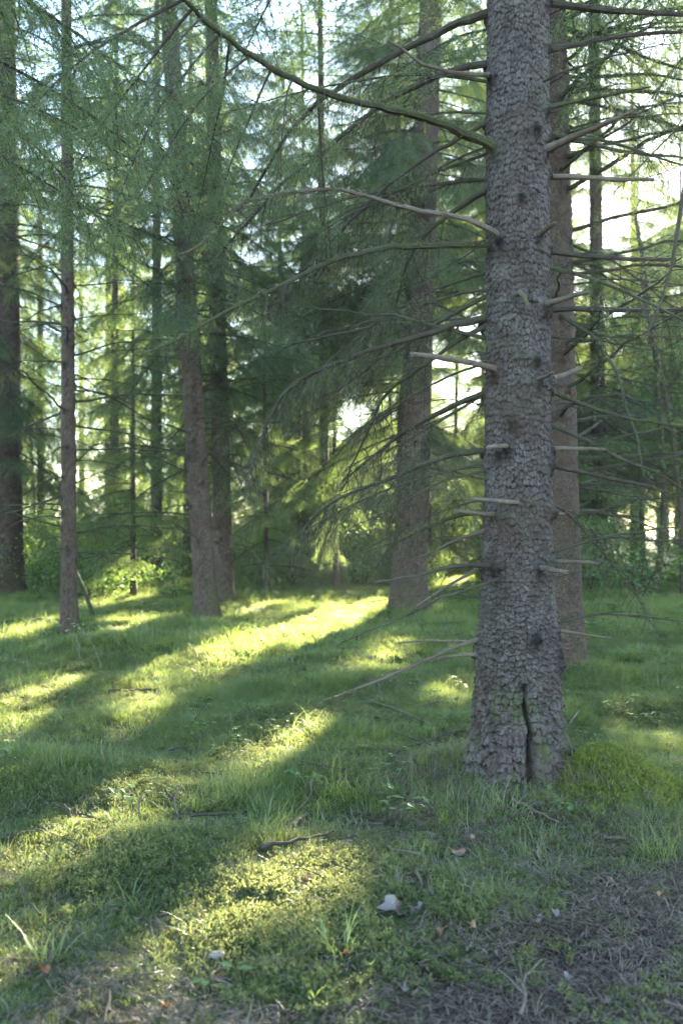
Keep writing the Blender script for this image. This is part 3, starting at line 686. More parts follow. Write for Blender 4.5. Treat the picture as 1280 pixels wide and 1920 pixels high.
def tree_mesh(seed, h, nleaf):
    rng = np.random.default_rng(seed); cb = MB(); tb = MB(); pts = []
    T = curve_twig((0, 0, -.1), (.1*rng.normal(), .1*rng.normal(), 1), h, 14, -.2, rng, .18)
    tb.tube(T, np.linspace(.075, .012, 15), 9, 0, True, (.2, 0, .4), .06, rng)
    for k in range(5, 15):
        for j in range(5):
            q = curve_twig(T[k], rng.normal(size=3)*np.array([1, 1, .3])+np.array([0, 0, .35]), (1.9-.09*k)*(.6+.7*rng.random()), 7, .5, rng, .35)
            cb.tube(q, np.linspace(.014, .003, 8), 4, 0, False, (.3, 0, .2)); pts.append(q[2:])
            for w in range(3):
                q2 = curve_twig(q[3+w], rng.normal(size=3)*np.array([1, 1, .4]), .6, 4, .5, rng, .3); cb.tube(q2, np.linspace(.005, .002, 5), 3, 0, False, (.3, 0, 0)); pts.append(q2)
    pts = np.vstack(pts); P = pts[rng.integers(len(pts), size=nleaf)]+rng.normal(size=(nleaf, 3))*np.array([.13, .13, .08])
    leaves(cb, P, .10, rng); return tb.mesh('trunk', [M_bark2]), cb.mesh('crown', [M_twig, M_leaf], False)
BT = [tree_mesh(700+i, 7.5+i, 7000) for i in range(3)]
rngS = np.random.default_rng(41)
def broadleaf(x, y, sc, k, label, group=None, rz=None):
    r = thing('broadleaf_tree', label, 'tree', (x, y, float(H(x, y))), group, rngS.random()*6.28 if rz is None else rz); r.scale = (sc,)*3
    link('trunk', BT[k][0], r); link('crown', BT[k][1], r)
for i, (px, d, sc) in enumerate(((1190, 34, .9), (1160, 42, 1.1), (640, 40, .8), (520, 37, .7), (860, 36, .8), (60, 34, .8), (720, 45, 1.), (300, 38, .8))):
    _cp = np.array([[pxw(px, 0, d)[0]+rngS.normal()*.9*sc, d+rngS.normal()*.9*sc, 3+rngS.random()*5*sc] for _ in range(80)])
    if open_to_sun(_cp).mean() > .10: continue
    broadleaf(pxw(px, 0, d)[0], d, sc, i % 3, 'light green broadleaf tree glowing between the far spruces', 'broadleaf trees in the deep forest')
def slim_trunk(pts, d, r0, r1, m, label, name, cat, crown=None):
    P = np.array([pxw(a, b, d) for a, b in pts]); P[0, 2] = float(H(P[0, 0], d))-.08; b = P[0]
    n = 24; t = np.linspace(0, 1, len(P)); tt = np.linspace(0, 1, n); Q = np.stack([np.interp(tt, t, P[:, k]) for k in range(3)], 1)
    for _ in range(3): Q[1:-1] = .25*Q[:-2]+.5*Q[1:-1]+.25*Q[2:]
    root = thing(name, label, cat, b.tolist()); rg = np.random.default_rng(int(d*10)); mbb = MB()
    mbb.tube(Q-b, np.linspace(r0, r1, n), 10, 0, True, (.4, 0, .3), .05, rg)
    if m is M_birch:
        a = mbb.at[-1].copy(); a[:, 1] = (rg.random(len(a)) < .22); mbb.at[-1] = a
    link('trunk', mbb.mesh('trunk', [m]), root)
    cb = MB(); pts_ = []
    for k in range(n//3, n):
        for j in range(2):
            q = curve_twig((Q-b)[k], rg.normal(size=3)*np.array([1, 1, .3])+np.array([0, 0, .4]), .8+rg.random(), 6, .5, rg, .3); cb.tube(q, np.linspace(.012, .003, 7), 4, 0, False, (.3, 0, .2)); pts_.append(q[2:])
    pts_ = np.vstack(pts_); Pq = pts_[rg.integers(len(pts_), size=1800)]+rg.normal(size=(1800, 3))*np.array([.16, .16, .1]); leaves(cb, Pq, .07, rg)
    link('crown', cb.mesh('crown', [M_twig, M_leaf], False), root)
slim_trunk([(1225,1100),(1240,1020),(1245,940),(1240,840),(1232,720),(1222,600),(1190,400)], 21, .075, .04, M_bark2, 'crooked slim mossy tree leaning over the green undergrowth', 'broadleaf_tree', 'tree')
slim_trunk([(1279,1095),(1277,960),(1262,840),(1245,720),(1225,640),(1200,520)], 20, .06, .03, M_bark2, 'thin arching tree beside the crooked slim tree', 'broadleaf_tree', 'tree')
slim_trunk([(1146,1050),(1146,960),(1147,800),(1146,500)], 33, .085, .06, M_birch, 'white birch trunk seen next to the distant upright spruce', 'birch_tree', 'birch')
slim_trunk([(1201,1060),(1198,960),(1196,800),(1190,500)], 36, .09, .06, M_birch, 'white birch trunk standing alone in pale green haze', 'birch_tree', 'birch')
sh = []
for t in range(3000):
    y = rngS.uniform(18.5, 34); x = rngS.uniform(-.4*y, .4*y)
    if any((x-a)**2+(y-b)**2 < .75**2 for a, b in sh): continue
    px = 640+F*x/y
    if y < 21 and (430 < px < 760 or 840 < px < 1000): continue
    if px > 1085 and rngS.random() < .6: continue
    if open_to_sun(np.array([[x+a, y, .3+b] for a in (-.3, 0, .3) for b in (.2, .6, 1.)])).any(): continue
    sh.append((x, y)); o = link('shrub', SH[rngS.integers(4)], None, (x, y, float(H(x, y))), (0, 0, rngS.random()*6.28), .55+.6*rngS.random())
    tag(o, 'leafy low shrub in the undergrowth behind the grass', 'shrub', 'shrubs behind the clearing')
    if len(sh) > 150: break

for t in range(46):
    y = rngS.uniform(23, 33); x = rngS.uniform(-.40*y, .02*y); sc = .9+.8*rngS.random()
    if open_to_sun(np.array([[x+a, y, .3+b] for a in (-.5, 0, .5) for b in (.3, .9, 1.5)])).any(): continue
    tag(link('bush', SH[rngS.integers(4)], None, (x, y, float(H(x, y))-.05), (0, 0, rngS.random()*6.28), sc), 'tall leafy bush deep between the far trunks', 'bush', 'tall bushes deep in the forest')
bu = []
for t in range(4000):
    y = rngS.uniform(33, 62); x = rngS.uniform(-.42*y-2, .42*y+2)
    if any((x-a)**2+(y-b)**2 < 1.5**2 for a, b in bu): continue
    if 1085 < 640+F*x/y < 1300 and rngS.random() < .75: continue
    bu.append((x, y)); o = link('bush', SH[rngS.integers(4)], None, (x, y, float(H(x, y))-.1), (0, 0, rngS.random()*6.28), 1.5+1.3*rngS.random())
    tag(o, 'tall leafy bush deep between the far trunks', 'bush', 'tall bushes deep in the forest')
    if len(bu) > 190: break

# ------------------------------------------------------------------ boughs of the background spruces set so that only the flecks are open to the sun
rngL = np.random.default_rng(3)
trees = [o for o in COL.objects if o.type == 'EMPTY' and o.parent is None and o.get('category') == 'spruce tree' and len(o.children) > 20 and o is not big]
def fresh(): bpy.context.view_layer.update(); return bpy.context.evaluated_depsgraph_get()
SV = Vector(SUN.tolist())
def in_fleck(px, py, k):
    for x0, y0, x1, y1, r in FLECKS:
        ax, ay = x1-x0, y1-y0; t = min(1, max(0, ((px-x0)*ax+(py-y0)*ay)/(ax*ax+ay*ay+1e-6)))
        if (px-x0-t*ax)**2+((py-y0-t*ay)*1.3)**2 < (r*k)**2: return True
    return False
def lift(g): return Vector((g[0], g[1], g[2]+.06))+SV*.1
def clear_flecks(rounds):
    """take away boughs of the background spruces where they close too much of a fleck"""
    for it in range(rounds):
        dg = fresh(); kill = set()
        rays = []; want = []
        for x0, y0, x1, y1, r in FLECKS:
            rays.append([]); want.append(11 if y0 > 1440 else 8)
            for q in range(14):
                t = rngL.random(); a = rngL.random()*6.28; rr = r*.65*rngL.random()
                rays[-1].append(lift(ground_px(x0+(x1-x0)*t+math.cos(a)*rr, y0+(y1-y0)*t+math.sin(a)*rr*.8)))
        want.append(6); rays.append([Vector((math.cos(t)*.08, 0, CZ+math.sin(t)*.08)) for t in range(8)])
        for rs, wn_ in zip(rays, want):
            hits = []; free = 0
            for p in rs:
                mine = set(); fixed = False
                for hop in range(16):
                    h = C.ray_cast(dg, p, SV)
                    if not h[0]: break
                    o = h[4]
                    if o.name.startswith('branch') and o.parent is not None and o.parent.name in LOOSE: mine.add(o.name)
                    elif o.parent is not big or o.name.startswith('trunk'): fixed = True
                    p = h[1]+SV*.15
                if not mine and not fixed: free += 1
                elif mine and not fixed: hits.append(mine)
            if free < wn_:
                for m_ in sorted(hits, key=len)[:wn_-free]: kill |= m_
        for n in kill: bpy.data.objects.remove(bpy.data.objects[n])
        if len(kill) < 4: break
LOOSE = {o.name for o in trees if o.location.y > 19.5}
clear_flecks(3)
cells = [(px+rngL.uniform(-9, 9), py+rngL.uniform(-9, 9)) for py in range(1110, 1925, 20) for px in range(-80, 1360, 26)]
cells = [(a, b) for a, b in cells if not in_fleck(a, b, 1.4)]
pts_g = [ground_px(a, b) for a, b in cells]
info = [(o, np.array(o.location), max(c.location.z for c in o.children if c.name.startswith('branch'))+.8) for o in trees]
for it in range(10):
    dg = fresh(); lit = [g for g in (pts_g if it in (0, 3, 6) else lit) if not C.ray_cast(dg, lift(g), SV)[0]]
    rngL.shuffle(lit); used = []; n_add = 0
    for g in lit:
        # skip rays that a bough added in this round should already cover
        c2 = np.array([g[0]-SUN[0]/SUN[1]*g[1], g[2]-SUN[2]/SUN[1]*g[1]])
        if any(abs(c2[0]-u[0]) < .45 and abs(c2[1]-u[1]) < .35 for u in used): continue
        best = []
        for o, b, ht in info:
            t = ((b[:2]-g[:2])@SUN[:2])/(SUN[:2]@SUN[:2])
            if t < 7: continue
            q = g+SUN*t; off = q[:2]-b[:2]; dd = float(np.hypot(*off)); hz = q[2]-b[2]
            if dd < 2.3 and .9 < hz < ht and (b[1] > 20 or hz > 2.2): best.append((abs(dd-.9)+.25*rngL.random(), o, b, off, dd, hz))
        best.sort(key=lambda e: e[0])
        for _, o, b, off, dd, hz in best[:5]:
            az = math.atan2(off[1], off[0])+rngL.normal()*.25; sc = max(.55, (dd+.7)/2.0)
            r = place_branch(o, b, (0, 0, hz+.12+.25*dd), az, -.05+rngL.normal()*.08, sc, 'far' if b[1] > 20 else 'near', rngL, True, .045 if it < 3 else (.03 if it < 7 else .08))
            if r is not None: used.append(c2); n_add += 1; break
    print('round', it, 'lit', len(lit), 'added', n_add)
    if n_add < 4: break
    if it in (2, 5): clear_flecks(1)

# ------------------------------------------------------------------ single things lying and growing on the ground
rngT = np.random.default_rng(77)
KEEP = []
def tuft(seed, n, rad, h, wd, curl=1.2, flat=0., dry=.12, nseg=4):
    rng = np.random.default_rng(seed); mbb = MB()
    a = rng.random(n)*6.28; r = rad*np.sqrt(rng.random(n)); b = np.stack([np.cos(a)*r, np.sin(a)*r, np.full(n, -.012)], 1)
    az = a+rng.normal(size=n)*1.1; l = h*(.45+.75*rng.random(n)); el = (1.35-flat)-.5*rng.random(n)*(1+flat)
    cur = curl*(.4+rng.random(n)); p = b; pts = []; sdv = np.stack([-np.sin(az), np.cos(az), np.zeros(n)], 1); sw = rng.normal(size=n)*.25
    for k in range(nseg+1):
        pts.append(p); e = el-cur*(k/nseg); zz = az+sw*k
        p = p+np.stack([np.cos(zz)*np.cos(e), np.sin(zz)*np.cos(e), np.sin(e)], 1)*(l/nseg)[:, None]
    w = np.array([1, .95, .75, .5, 0.05])[:nseg+1]*wd/2
    V = np.stack([np.stack([q-sdv*w[k], q+sdv*w[k]], 1) for k, q in enumerate(pts)], 1)     # n, seg+1, 2, 3
    per = (nseg+1)*2; base = np.arange(n)[:, None]*per; k = np.arange(nseg)[None, :]*2
    f = np.stack([base+k, base+k+1, base+k+3, base+k+2], -1).reshape(-1, 4)
    dr = (rng.random(n) < dry)*rng.random(n)
    at = np.repeat(np.stack([rng.random(n), dr, dr*0], 1), per, 0)
    mbb.add(V.reshape(-1, 3), None, f, 0, at); return mbb.mesh('tuft', [], False)
def stick(pts, r0, r1, label, m=None, lift=.015, name='fallen_stick', cat='stick', moss=0):
    G = np.array([ground_px(a, b) for a, b in pts]); KEEP.extend([(*(G[i]*(1-f)+G[i+1]*f)[:2], .05) for i in range(len(G)-1) for f in (0, .25, .5, .75, 1)]); n = 9; t = np.linspace(0, 1, len(G)); tt = np.linspace(0, 1, n)
    Q = np.stack([np.interp(tt, t, G[:, k]) for k in range(3)], 1); Q[:, 2] = np.maximum(Q[:, 2], H(Q[:, 0], Q[:, 1]))+r0+lift
    Q[1:-1] += rngT.normal(size=Q[1:-1].shape)*.004; b = Q[0].copy(); mbb = MB()
    mbb.tube((Q-b)[::-1], np.linspace(r1, r0, n), 7, 0, True, (.5, 0, .2), .15, rngT)
    o = link(name, mbb.mesh(name, [m or M_dead]), None, b.tolist()); tag(o, label, cat)
    if moss:
        mm = MB(); A = []; B = []
        for i in range(n-1):
            for q in range(60):
                f = rngT.random(); p = (Q-b)[i]*(1-f)+(Q-b)[i+1]*f; a = rngT.normal(size=3); a[2] = abs(a[2]); a /= np.linalg.norm(a); A.append(p+a*r0*.8); B.append(p+a*(r0+.015))
        needles(mm, A, B, .004, .011, .005, rngT, 0); tag(link('moss', mm.mesh('moss', [M_moss], False), o), kind='stuff')
    return o
stick([(490,1608),(560,1592),(625,1575)], .010, .005, 'dark twig lying across the brightest sun patch', M_twig, .03)
stick([(545,1560),(575,1535)], .013, .008, 'short pale broken stick near the brightest sun patch')
stick([(640,1530),(720,1545),(800,1568)], .006, .003, 'thin grey twig in the shade in front of the thick trunk', M_twig)
stick([(960,1508),(1000,1530),(1045,1553)], .012, .006, 'grey stick pointing away from the split foot of the trunk')
stick([(1130,1582),(1172,1584)], .010, .009, 'straight ivory stick in grass below the mossy hump')
stick([(1225,1455),(1238,1468),(1245,1482)], .012, .01, 'curved bleached stick beyond the mossy hump')
stick([(905,1758),(930,1750),(968,1735)], .007, .004, 'thin stick on the bare soil of the path', M_twig)
stick([(1072,1680),(1072,1755)], .004, .003, 'long straight straw standing out on bare soil')
stick([(780,1645),(795,1672)], .008, .006, 'stubby bleached twig behind the big bleached leaf')
stick([(780,1808),(830,1840),(868,1860)], .016, .014, 'stick wrapped in thick green moss at the path edge', M_twig, .0, 'mossy_stick', 'stick', 1)
stick([(1110,1808),(1160,1790)], .006, .004, 'slim dark twig lying on the dark path soil', M_twig)
stick([(1000,1895),(1060,1918)], .009, .006, 'twig lying at the very bottom of the dark path', M_twig)
stick([(528,1240),(552,1246)], .018, .014, 'pale chunk of wood in the grass of the clearing')
stick([(735,1435),(800,1405),(868,1385)], .008, .005, 'grey twig leading up to the foot of the thick trunk', M_twig, .05)
stick([(680,1325),(760,1350),(832,1378)], .006, .004, 'long thin bleached twig in grass before the thick trunk', None, .04)
stick([(325,1538),(420,1530),(475,1525)], .010, .006, 'dark rotten branch sunk in the moss', M_twig, .0)
stick([(205,1300),(250,1300),(285,1298)], .010, .007, 'dark old twig in grass beneath the pale seedling', M_twig)
# the whitish bent twig leaning from the trunk
P = np.array([pxw(1048, 1372, 5.75), pxw(1068, 1355, 5.7), pxw(1084, 1333, 5.68)]); mbb = MB(); mbb.tube(P-P[0], [.006, .006, .004], 6, 0, True, (1, 0, 0)); tag(link('dead_twig', mbb.mesh('dead_twig', [M_dead]), None, P[0].tolist()), 'whitish bent twig sticking out beside the trunk foot', 'twig')
# the bare hanging twig near the lens
HP = np.array([pxw(1290, 300, 4.2), pxw(1268, 440, 4.2), pxw(1258, 500, 4.18), pxw(1240, 560, 4.15), pxw(1222, 605, 4.12), pxw(1205, 640, 4.1)])
def leaf_thing(px, py, size, m, label, lobes=0, name='fallen_leaf', lift=.03):
    g = ground_px(px, py); KEEP.append((g[0], g[1], size*.75)); mbb = MB(); n = 14; a = np.arange(n)/n*6.28
    r = size*(.5+.13*np.cos(2*a)+(.16*np.cos(a*5+rngT.random()) if lobes else .03*rngT.normal(size=n))); e = np.stack([np.cos(a)*r, np.sin(a)*r*.75, size*.22*np.cos(2*a+rngT.random()*6)+size*.08*rngT.normal(size=n)], 1)
    v = np.vstack([[[0, 0, 0]], e*.5*np.array([1, 1, .5]), e]); i = np.arange(n); j = (i+1) % n
    mbb.add(v, np.stack([np.zeros(n, int), 1+i, 1+j], 1), np.stack([1+i, 1+n+i, 1+n+j, 1+j], 1), 0, (rngT.random(), 0, 0))
    o = link(name, mbb.mesh(name, [m]), None, (g[0], g[1], g[2]+lift), (rngT.normal()*.3, rngT.normal()*.3, rngT.random()*6.28)); return tag(o, label, 'leaf')
leaf_thing(740, 1720, .10, M_palebrown, 'large crumpled bleached leaf at the path edge', 1)
leaf_thing(778, 1718, .085, M_palebrown, 'bleached leaf half under the large crumpled one', 1)
leaf_thing(963, 1682, .038, M_brown, 'rusty brown leaf in short grass below the trunk')
leaf_thing(1140, 1665, .045, M_brown, 'brown leaf folded over green blades by the path')
leaf_thing(1040, 1725, .04, M_palebrown, 'small pale leaf beside the long straight straw')
leaf_thing(1012, 1738, .038, M_palebrown, 'pale curled leaf between thin stick and straw')
leaf_thing(885, 1752, .04, M_brown, 'cupped brown leaf at the tip of the thin path stick')
leaf_thing(828, 1760, .04, M_brown, 'reddish leaf lying behind the thick mossy stick')
leaf_thing(882, 1585, .035, M_brown, 'dark red leaf in straw in front of the trunk')
leaf_thing(648, 1808, .03, M_orange, 'tiny orange leaf under the tall grass tuft')
leaf_thing(578, 1664, .025, M_orange, 'tiny orange leaf in the brightest sun patch')
leaf_thing(82, 1833, .05, M_orange, 'orange brown leaf in grass near the bottom corner')
leaf_thing(855, 1608, .07, M_brown, 'long tan leaf flattened in the dry grass')
leaf_thing(1240, 1690, .035, M_brown, 'narrow brown leaf standing up by the grass clump')
leaf_thing(1145, 1888, .035, M_palebrown, 'white leaf scrap on the dark bare soil', 0, 'fallen_leaf', .02)
leaf_thing(760, 1868, .03, M_palebrown, 'white scrap of leaf next to the mossy stick', 0, 'fallen_leaf', .02)
leaf_thing(1065, 1840, .03, M_palebrown, 'pale leaf fragment in the middle of the dark soil', 0, 'fallen_leaf', .02)
leaf_thing(310, 1908, .05, M_orange, 'pinkish leaf at the bottom edge of the grass')
# the pale stone
g = ground_px(407, 1812); mbb = MB(); a = np.linspace(0, 2*math.pi, 13)[:-1]; 
for k, (rr, zz) in enumerate(((.6, -.4), (1, .0), (.9, .35), (.5, .6))):
    q = np.stack([np.cos(a)*.028*rr, np.sin(a)*.017*rr, np.full(12, zz*.022)], 1)*(1+.08*rngT.normal(size=(12, 1))); mbb.add(q)
i = np.arange(12); j = (i+1) % 12
for k in range(3): mbb.f4.append(np.stack([k*12+i, k*12+j, k*12+12+j, k*12+12+i], 1)); mbb.m4.append(np.zeros(12))
mbb.f3.append(np.stack([np.full(10, 36), 37+np.arange(10), 38+np.arange(10)], 1)); mbb.m3.append(np.zeros(10))
tag(link('pebble', mbb.mesh('pebble', [M_stone]), None, (g[0], g[1], g[2]+.03), (0, 0, .3)), 'smooth pale oval pebble near the bottom leaves', 'pebble')
# little herbs and snapped twigs strewn through the grass
def herb_mesh(seed):
    rng = np.random.default_rng(seed); mbb = MB()
    for k in range(4):
        q = curve_twig((0, 0, -.01), (rng.normal()*.5, rng.normal()*.5, 1), .09+.07*rng.random(), 4, .3, rng, .2); mbb.tube(q, np.linspace(.002, .001, 5), 3, 0, False, (.5, 0, 0))
        for w in range(5):
            a = w*1.256+rng.random()*.6; d = np.array([math.cos(a), math.sin(a), .15*rng.normal()]); e = np.array([-math.sin(a), math.cos(a), .1*rng.normal()]); z_ = .035*(.6+.7*rng.random()); c = q[-1-(w % 2)]
            mbb.add([c, c+d*z_*.5+e*z_*.34, c+d*z_+np.array([0, 0, -.006]), c+d*z_*.5-e*z_*.34], None, [[0, 1, 2, 3]], 1, (rng.random(), 0, 0))
    return mbb.mesh('herb', [M_twig, M_leaf], False)
HM = [herb_mesh(770+i) for i in range(4)]
for i in range(44):
    y = rngT.uniform(5.0, 13); x = rngT.uniform(-.36*y, .36*y)
    if path_w(x, y) > .3 or (x-MX)**2+(y-MY)**2 < .5: continue
    tag(link('herb', HM[i % 4], None, (x, y, float(H(x, y))+.02), (0, 0, rngT.random()*6.28), .8+.8*rngT.random()), 'small pale leaved herb growing through the grass', 'herb', 'small herbs in the grass')
def twig_mesh(seed):
    rng = np.random.default_rng(seed); mbb = MB(); q = curve_twig((0, 0, 0), (1, 0, 0), .3, 6, .0, rng, .35); q[:, 2] *= .3
    mbb.tube(q, np.linspace(.005, .002, 7), 5, 0, True, (.5, 0, .1))
    for k in (2, 3, 4):
        e = curve_twig(q[k], (1, rng.choice([-1, 1])*.9, .2), .10*(.4+rng.random()), 3, .1, rng, .3); mbb.tube(e, [.0028, .0022, .0018, .001], 4, 0, False, (.5, 0, 0))
    return mbb.mesh('snapped_twig', [M_twig if seed % 2 else M_dead], False)
TW = [twig_mesh(780+i) for i in range(6)]
for i in range(70):
    y = rngT.uniform(3.0, 8.5); x = rngT.uniform(-.36*y, .36*y)
    if (x-MX)**2+(y-MY)**2 < .2: continue
    tag(link('snapped_twig', TW[i % 6], None, (x, y, float(H(x, y))+.025+.02*rngT.random()), (rngT.normal()*.1, rngT.normal()*.12, rngT.random()*6.28), .5+.9*rngT.random()), 'short snapped spruce twig lying on the ground', 'twig', 'snapped twigs on the forest floor')
# tall grass clumps
def clump(px, py, h, n, label, wd=.006, rad=.05, m=None):
    g = ground_px(px, py); me = tuft(int(px*7+py), n, rad, h, wd, 1.1, 0., .08); me.materials.append(m or M_grass)
    tag(link('grass_clump', me, None, g.tolist()), label, 'grass clump')
clump(632, 1790, .22, 34, 'tall bright grass tuft by the lit path corner')
clump(1245, 1600, .22, 80, 'wide grass clump growing next to the ivory stick', .005, .14)
clump(1185, 1640, .16, 30, 'small bluish grass clump by the brown folded leaf', .005, .08)
clump(255, 1710, .2, 24, 'thin tall grass blades in the shaded moss')
clump(385, 1760, .17, 30, 'fresh grass tuft below the long sun patch')
clump(95, 1810, .2, 30, 'sunlit grass tuft near the bottom corner')
clump(780, 1610, .13, 20, 'short yellow green grass tuft in dry straw')
clump(240, 1440, .2, 14, 'upright fresh blades at the mossy sun fleck')
for cx_, cy_, ch, lab in ((845, 1425, .2, 'heap of dry grass against the shaded flank of the thick trunk'), (800, 1450, .17, 'low dry grass hummock where a grey twig meets the trunk'), (1085, 1462, .17, 'dry grass between trunk foot and mossy hump'), (905, 1498, .11, 'short dry grass just below the split foot'), (1010, 1505, .10, 'dry wisps at the tip of the grey stick')):
    clump(cx_, cy_, ch, 130, lab, .0032, .13, M_straw)
clump(890, 1478, .10, 60, 'green blades growing up the foot of the thick trunk', .004, .12)
clump(1062, 1470, .12, 60, 'green blades beside the flared root of the thick trunk', .004, .1)
clump(590, 1880, .1, 24, 'small grass tuft at the bottom of the sunlit soil')
# seedlings with pale leaves
def seedling(pts, label, nl=8, size=.05, m=None, spread=.12):
    g = ground_px(*pts[0]); P = np.array([pxw(a, b, g[1]) for a, b in pts]); P[0] = g; Q = P-g; root = thing('seedling', label, 'seedling', g.tolist())
    n = 10; t = np.linspace(0, 1, len(Q)); tt = np.linspace(0, 1, n); S = np.stack([np.interp(tt, t, Q[:, k]) for k in range(3)], 1)
    for _ in range(2): S[1:-1] = .25*S[:-2]+.5*S[1:-1]+.25*S[2:]
    mbb = MB(); mbb.tube(S, np.linspace(.006, .003, n), 6, 0, True, (.6, 0, 0)); link('stem', mbb.mesh('stem', [M_dead]), root)
    lb = MB(); top = S[-1]
    for i in range(nl):
        a = rngT.random()*6.28; c = top+np.array([math.cos(a)*spread*rngT.random(), math.sin(a)*spread*rngT.random(), rngT.normal()*.03])
        d = np.array([math.cos(a), math.sin(a)*.6, .1*rngT.normal()]); q = np.array([-math.sin(a), math.cos(a), .1*rngT.normal()]); s = size*(.7+.6*rngT.random())
        lb.add([c, c+d*s*.45+q*s*.28, c+d*s+np.array([0, 0, -.01]), c+d*s*.45-q*s*.28], None, [[0, 1, 2, 3]], 0, (rngT.random(), 0, 0))
    link('foliage', lb.mesh('foliage', [m or M_pale], False), root)
seedling([(193,1262),(182,1225),(168,1195),(148,1175)], 'tallest pale leaved seedling leaning beside the slender spruce', 22, .07, None, .28)
seedling([(150,1240),(148,1210),(140,1190)], 'thin seedling directly beneath the slender spruce trunk', 8, .06)
seedling([(64,1268),(50,1245),(35,1235)], 'bent pale seedling near the sunny grass corner', 8, .06)
seedling([(232,1220),(215,1198),(205,1192)], 'small forked seedling between slender spruce and twin trunks', 8, .06)
seedling([(280,1165),(272,1158),(268,1152)], 'flat topped pale seedling in the lit grass', 12, .09, None, .2)
seedling([(300,1285),(295,1275),(290,1270)], 'broad leaved seedling low in the grass', 14, .06, None, .2)
seedling([(465,1195),(464,1182),(462,1176)], 'pinkish leaved seedling in front of the twin trunks', 8, .06)
seedling([(350,1265),(345,1252),(335,1245)], 'pale seedling amid bright moss of the clearing', 12, .055, None, .2)
seedling([(1200,1215),(1198,1195),(1196,1185)], 'bluish seedling in the green shade beyond the trunks', 10, .06, M_leaf, .2)
seedling([(545,1700),(540,1690),(538,1684)], 'blue green leaf pair in the brightest sun patch', 6, .06, M_leaf, .06)
seedling([(400,1860),(398,1850),(395,1846)], 'broad mint leaves low at the bottom of the photo', 10, .055, M_leaf, .1)
seedling([(822,1690),(820,1682),(818,1680)], 'small green leaf rosette behind the bleached leaf', 5, .045, M_leaf, .03)
seedling([(262,1545),(258,1500),(270,1488)], 'bare hooked stalk in the moss', 1, .02)
seedling([(335,1535),(325,1500),(340,1470)], 'bare stalk rising beside the hooked one', 1, .02)
seedling([(583,1500),(584,1470),(582,1462)], 'short bare stalk above the brightest sun patch', 1, .02)

# ------------------------------------------------------------------ ground cover
def scatter(name, label, P, rz, sc, idx, meshes, m, tilt=.15, rng=None):
    for me in meshes:
        me.materials.clear(); me.materials.append(m)
    me = bpy.data.meshes.new(name); me.vertices.add(len(P)); me.vertices.foreach_set('co', P.astype(np.float32).ravel())
    R = np.stack([rng.normal(size=len(P))*tilt, rng.normal(size=len(P))*tilt, rz], 1)
    a = me.attributes.new('rot', 'FLOAT_VECTOR', 'POINT'); a.data.foreach_set('vector', R.astype(np.float32).ravel())
    a = me.attributes.new('sca', 'FLOAT', 'POINT'); a.data.foreach_set('value', sc.astype(np.float32))
    a = me.attributes.new('idx', 'INT', 'POINT'); a.data.foreach_set('value', idx.astype(np.int32))
    me.materials.append(m)
    o = tag(link(name, me), label, None, None, 'stuff')
    ng = bpy.data.node_groups.new(name, 'GeometryNodeTree')
    ng.interface.new_socket('Geometry', in_out='INPUT', socket_type='NodeSocketGeometry'); ng.interface.new_socket('Geometry', in_out='OUTPUT', socket_type='NodeSocketGeometry')
    gi = ng.nodes.new('NodeGroupInput'); go = ng.nodes.new('NodeGroupOutput'); iop = ng.nodes.new('GeometryNodeInstanceOnPoints')
    jn = ng.nodes.new('GeometryNodeJoinGeometry')
    for q in reversed(meshes):
        po = bpy.data.objects.new(q.name, q); oi = ng.nodes.new('GeometryNodeObjectInfo'); oi.inputs['Object'].default_value = po; oi.inputs['As Instance'].default_value = False
        gt = ng.nodes.new('GeometryNodeGeometryToInstance'); ng.links.new(oi.outputs['Geometry'], gt.inputs[0]); ng.links.new(gt.outputs[0], jn.inputs[0])
    def attr(nm, ty):
        n = ng.nodes.new('GeometryNodeInputNamedAttribute'); n.data_type = ty; n.inputs['Name'].default_value = nm; return n.outputs['Attribute']
    ng.links.new(gi.outputs[0], iop.inputs['Points']); ng.links.new(jn.outputs[0], iop.inputs['Instance']); iop.inputs['Pick Instance'].default_value = True
    ng.links.new(attr('idx', 'INT'), iop.inputs['Instance Index'])
    e = ng.nodes.new('FunctionNodeEulerToRotation'); ng.links.new(attr('rot', 'FLOAT_VECTOR'), e.inputs[0]); ng.links.new(e.outputs[0], iop.inputs['Rotation'])
    ng.links.new(attr('sca', 'FLOAT'), iop.inputs['Scale']); ng.links.new(iop.outputs[0], go.inputs[0])
    md = o.modifiers.new('scatter', 'NODES'); md.node_group = ng
    return o
def moss_tuft(seed, n, rad):
    rng = np.random.default_rng(seed); mbb = MB(); a = rng.random(n)*6.28; r = rad*np.sqrt(rng.random(n))
    A = np.stack([np.cos(a)*r, np.sin(a)*r, rad*.35*(1-(r/rad)**2)-.012], 1); d = A*np.array([.7, .7, 0])+np.array([0, 0, .014])+rng.normal(size=(n, 3))*.006
    needles(mbb, A, A+d, .0035, .009, .0045, rng, 0, .5); return mbb.mesh('moss', [], False)
def litter_bits(seed, n, rad, ln, wd):
    rng = np.random.default_rng(seed); mbb = MB()
    for i in range(n):
        a = rng.random()*6.28; p = np.array([rng.normal()*rad, rng.normal()*rad, .002+.012*rng.random()]); d = np.array([math.cos(a), math.sin(a), rng.normal()*.22])*ln*(.3+.9*rng.random())
        q = np.cross(d, [rng.normal()*.3, rng.normal()*.3, 1]); q *= wd*(.5+rng.random())/np.linalg.norm(q)/2; m = p+d*.5+np.array([0, 0, .004])
        mbb.add([p-q*.7, p+q*.7, m+q, m-q, p+d], [[3, 2, 4]], [[0, 1, 2, 3]], 0, (rng.random(), 0, 0))
    return mbb.mesh('bits', [], False)
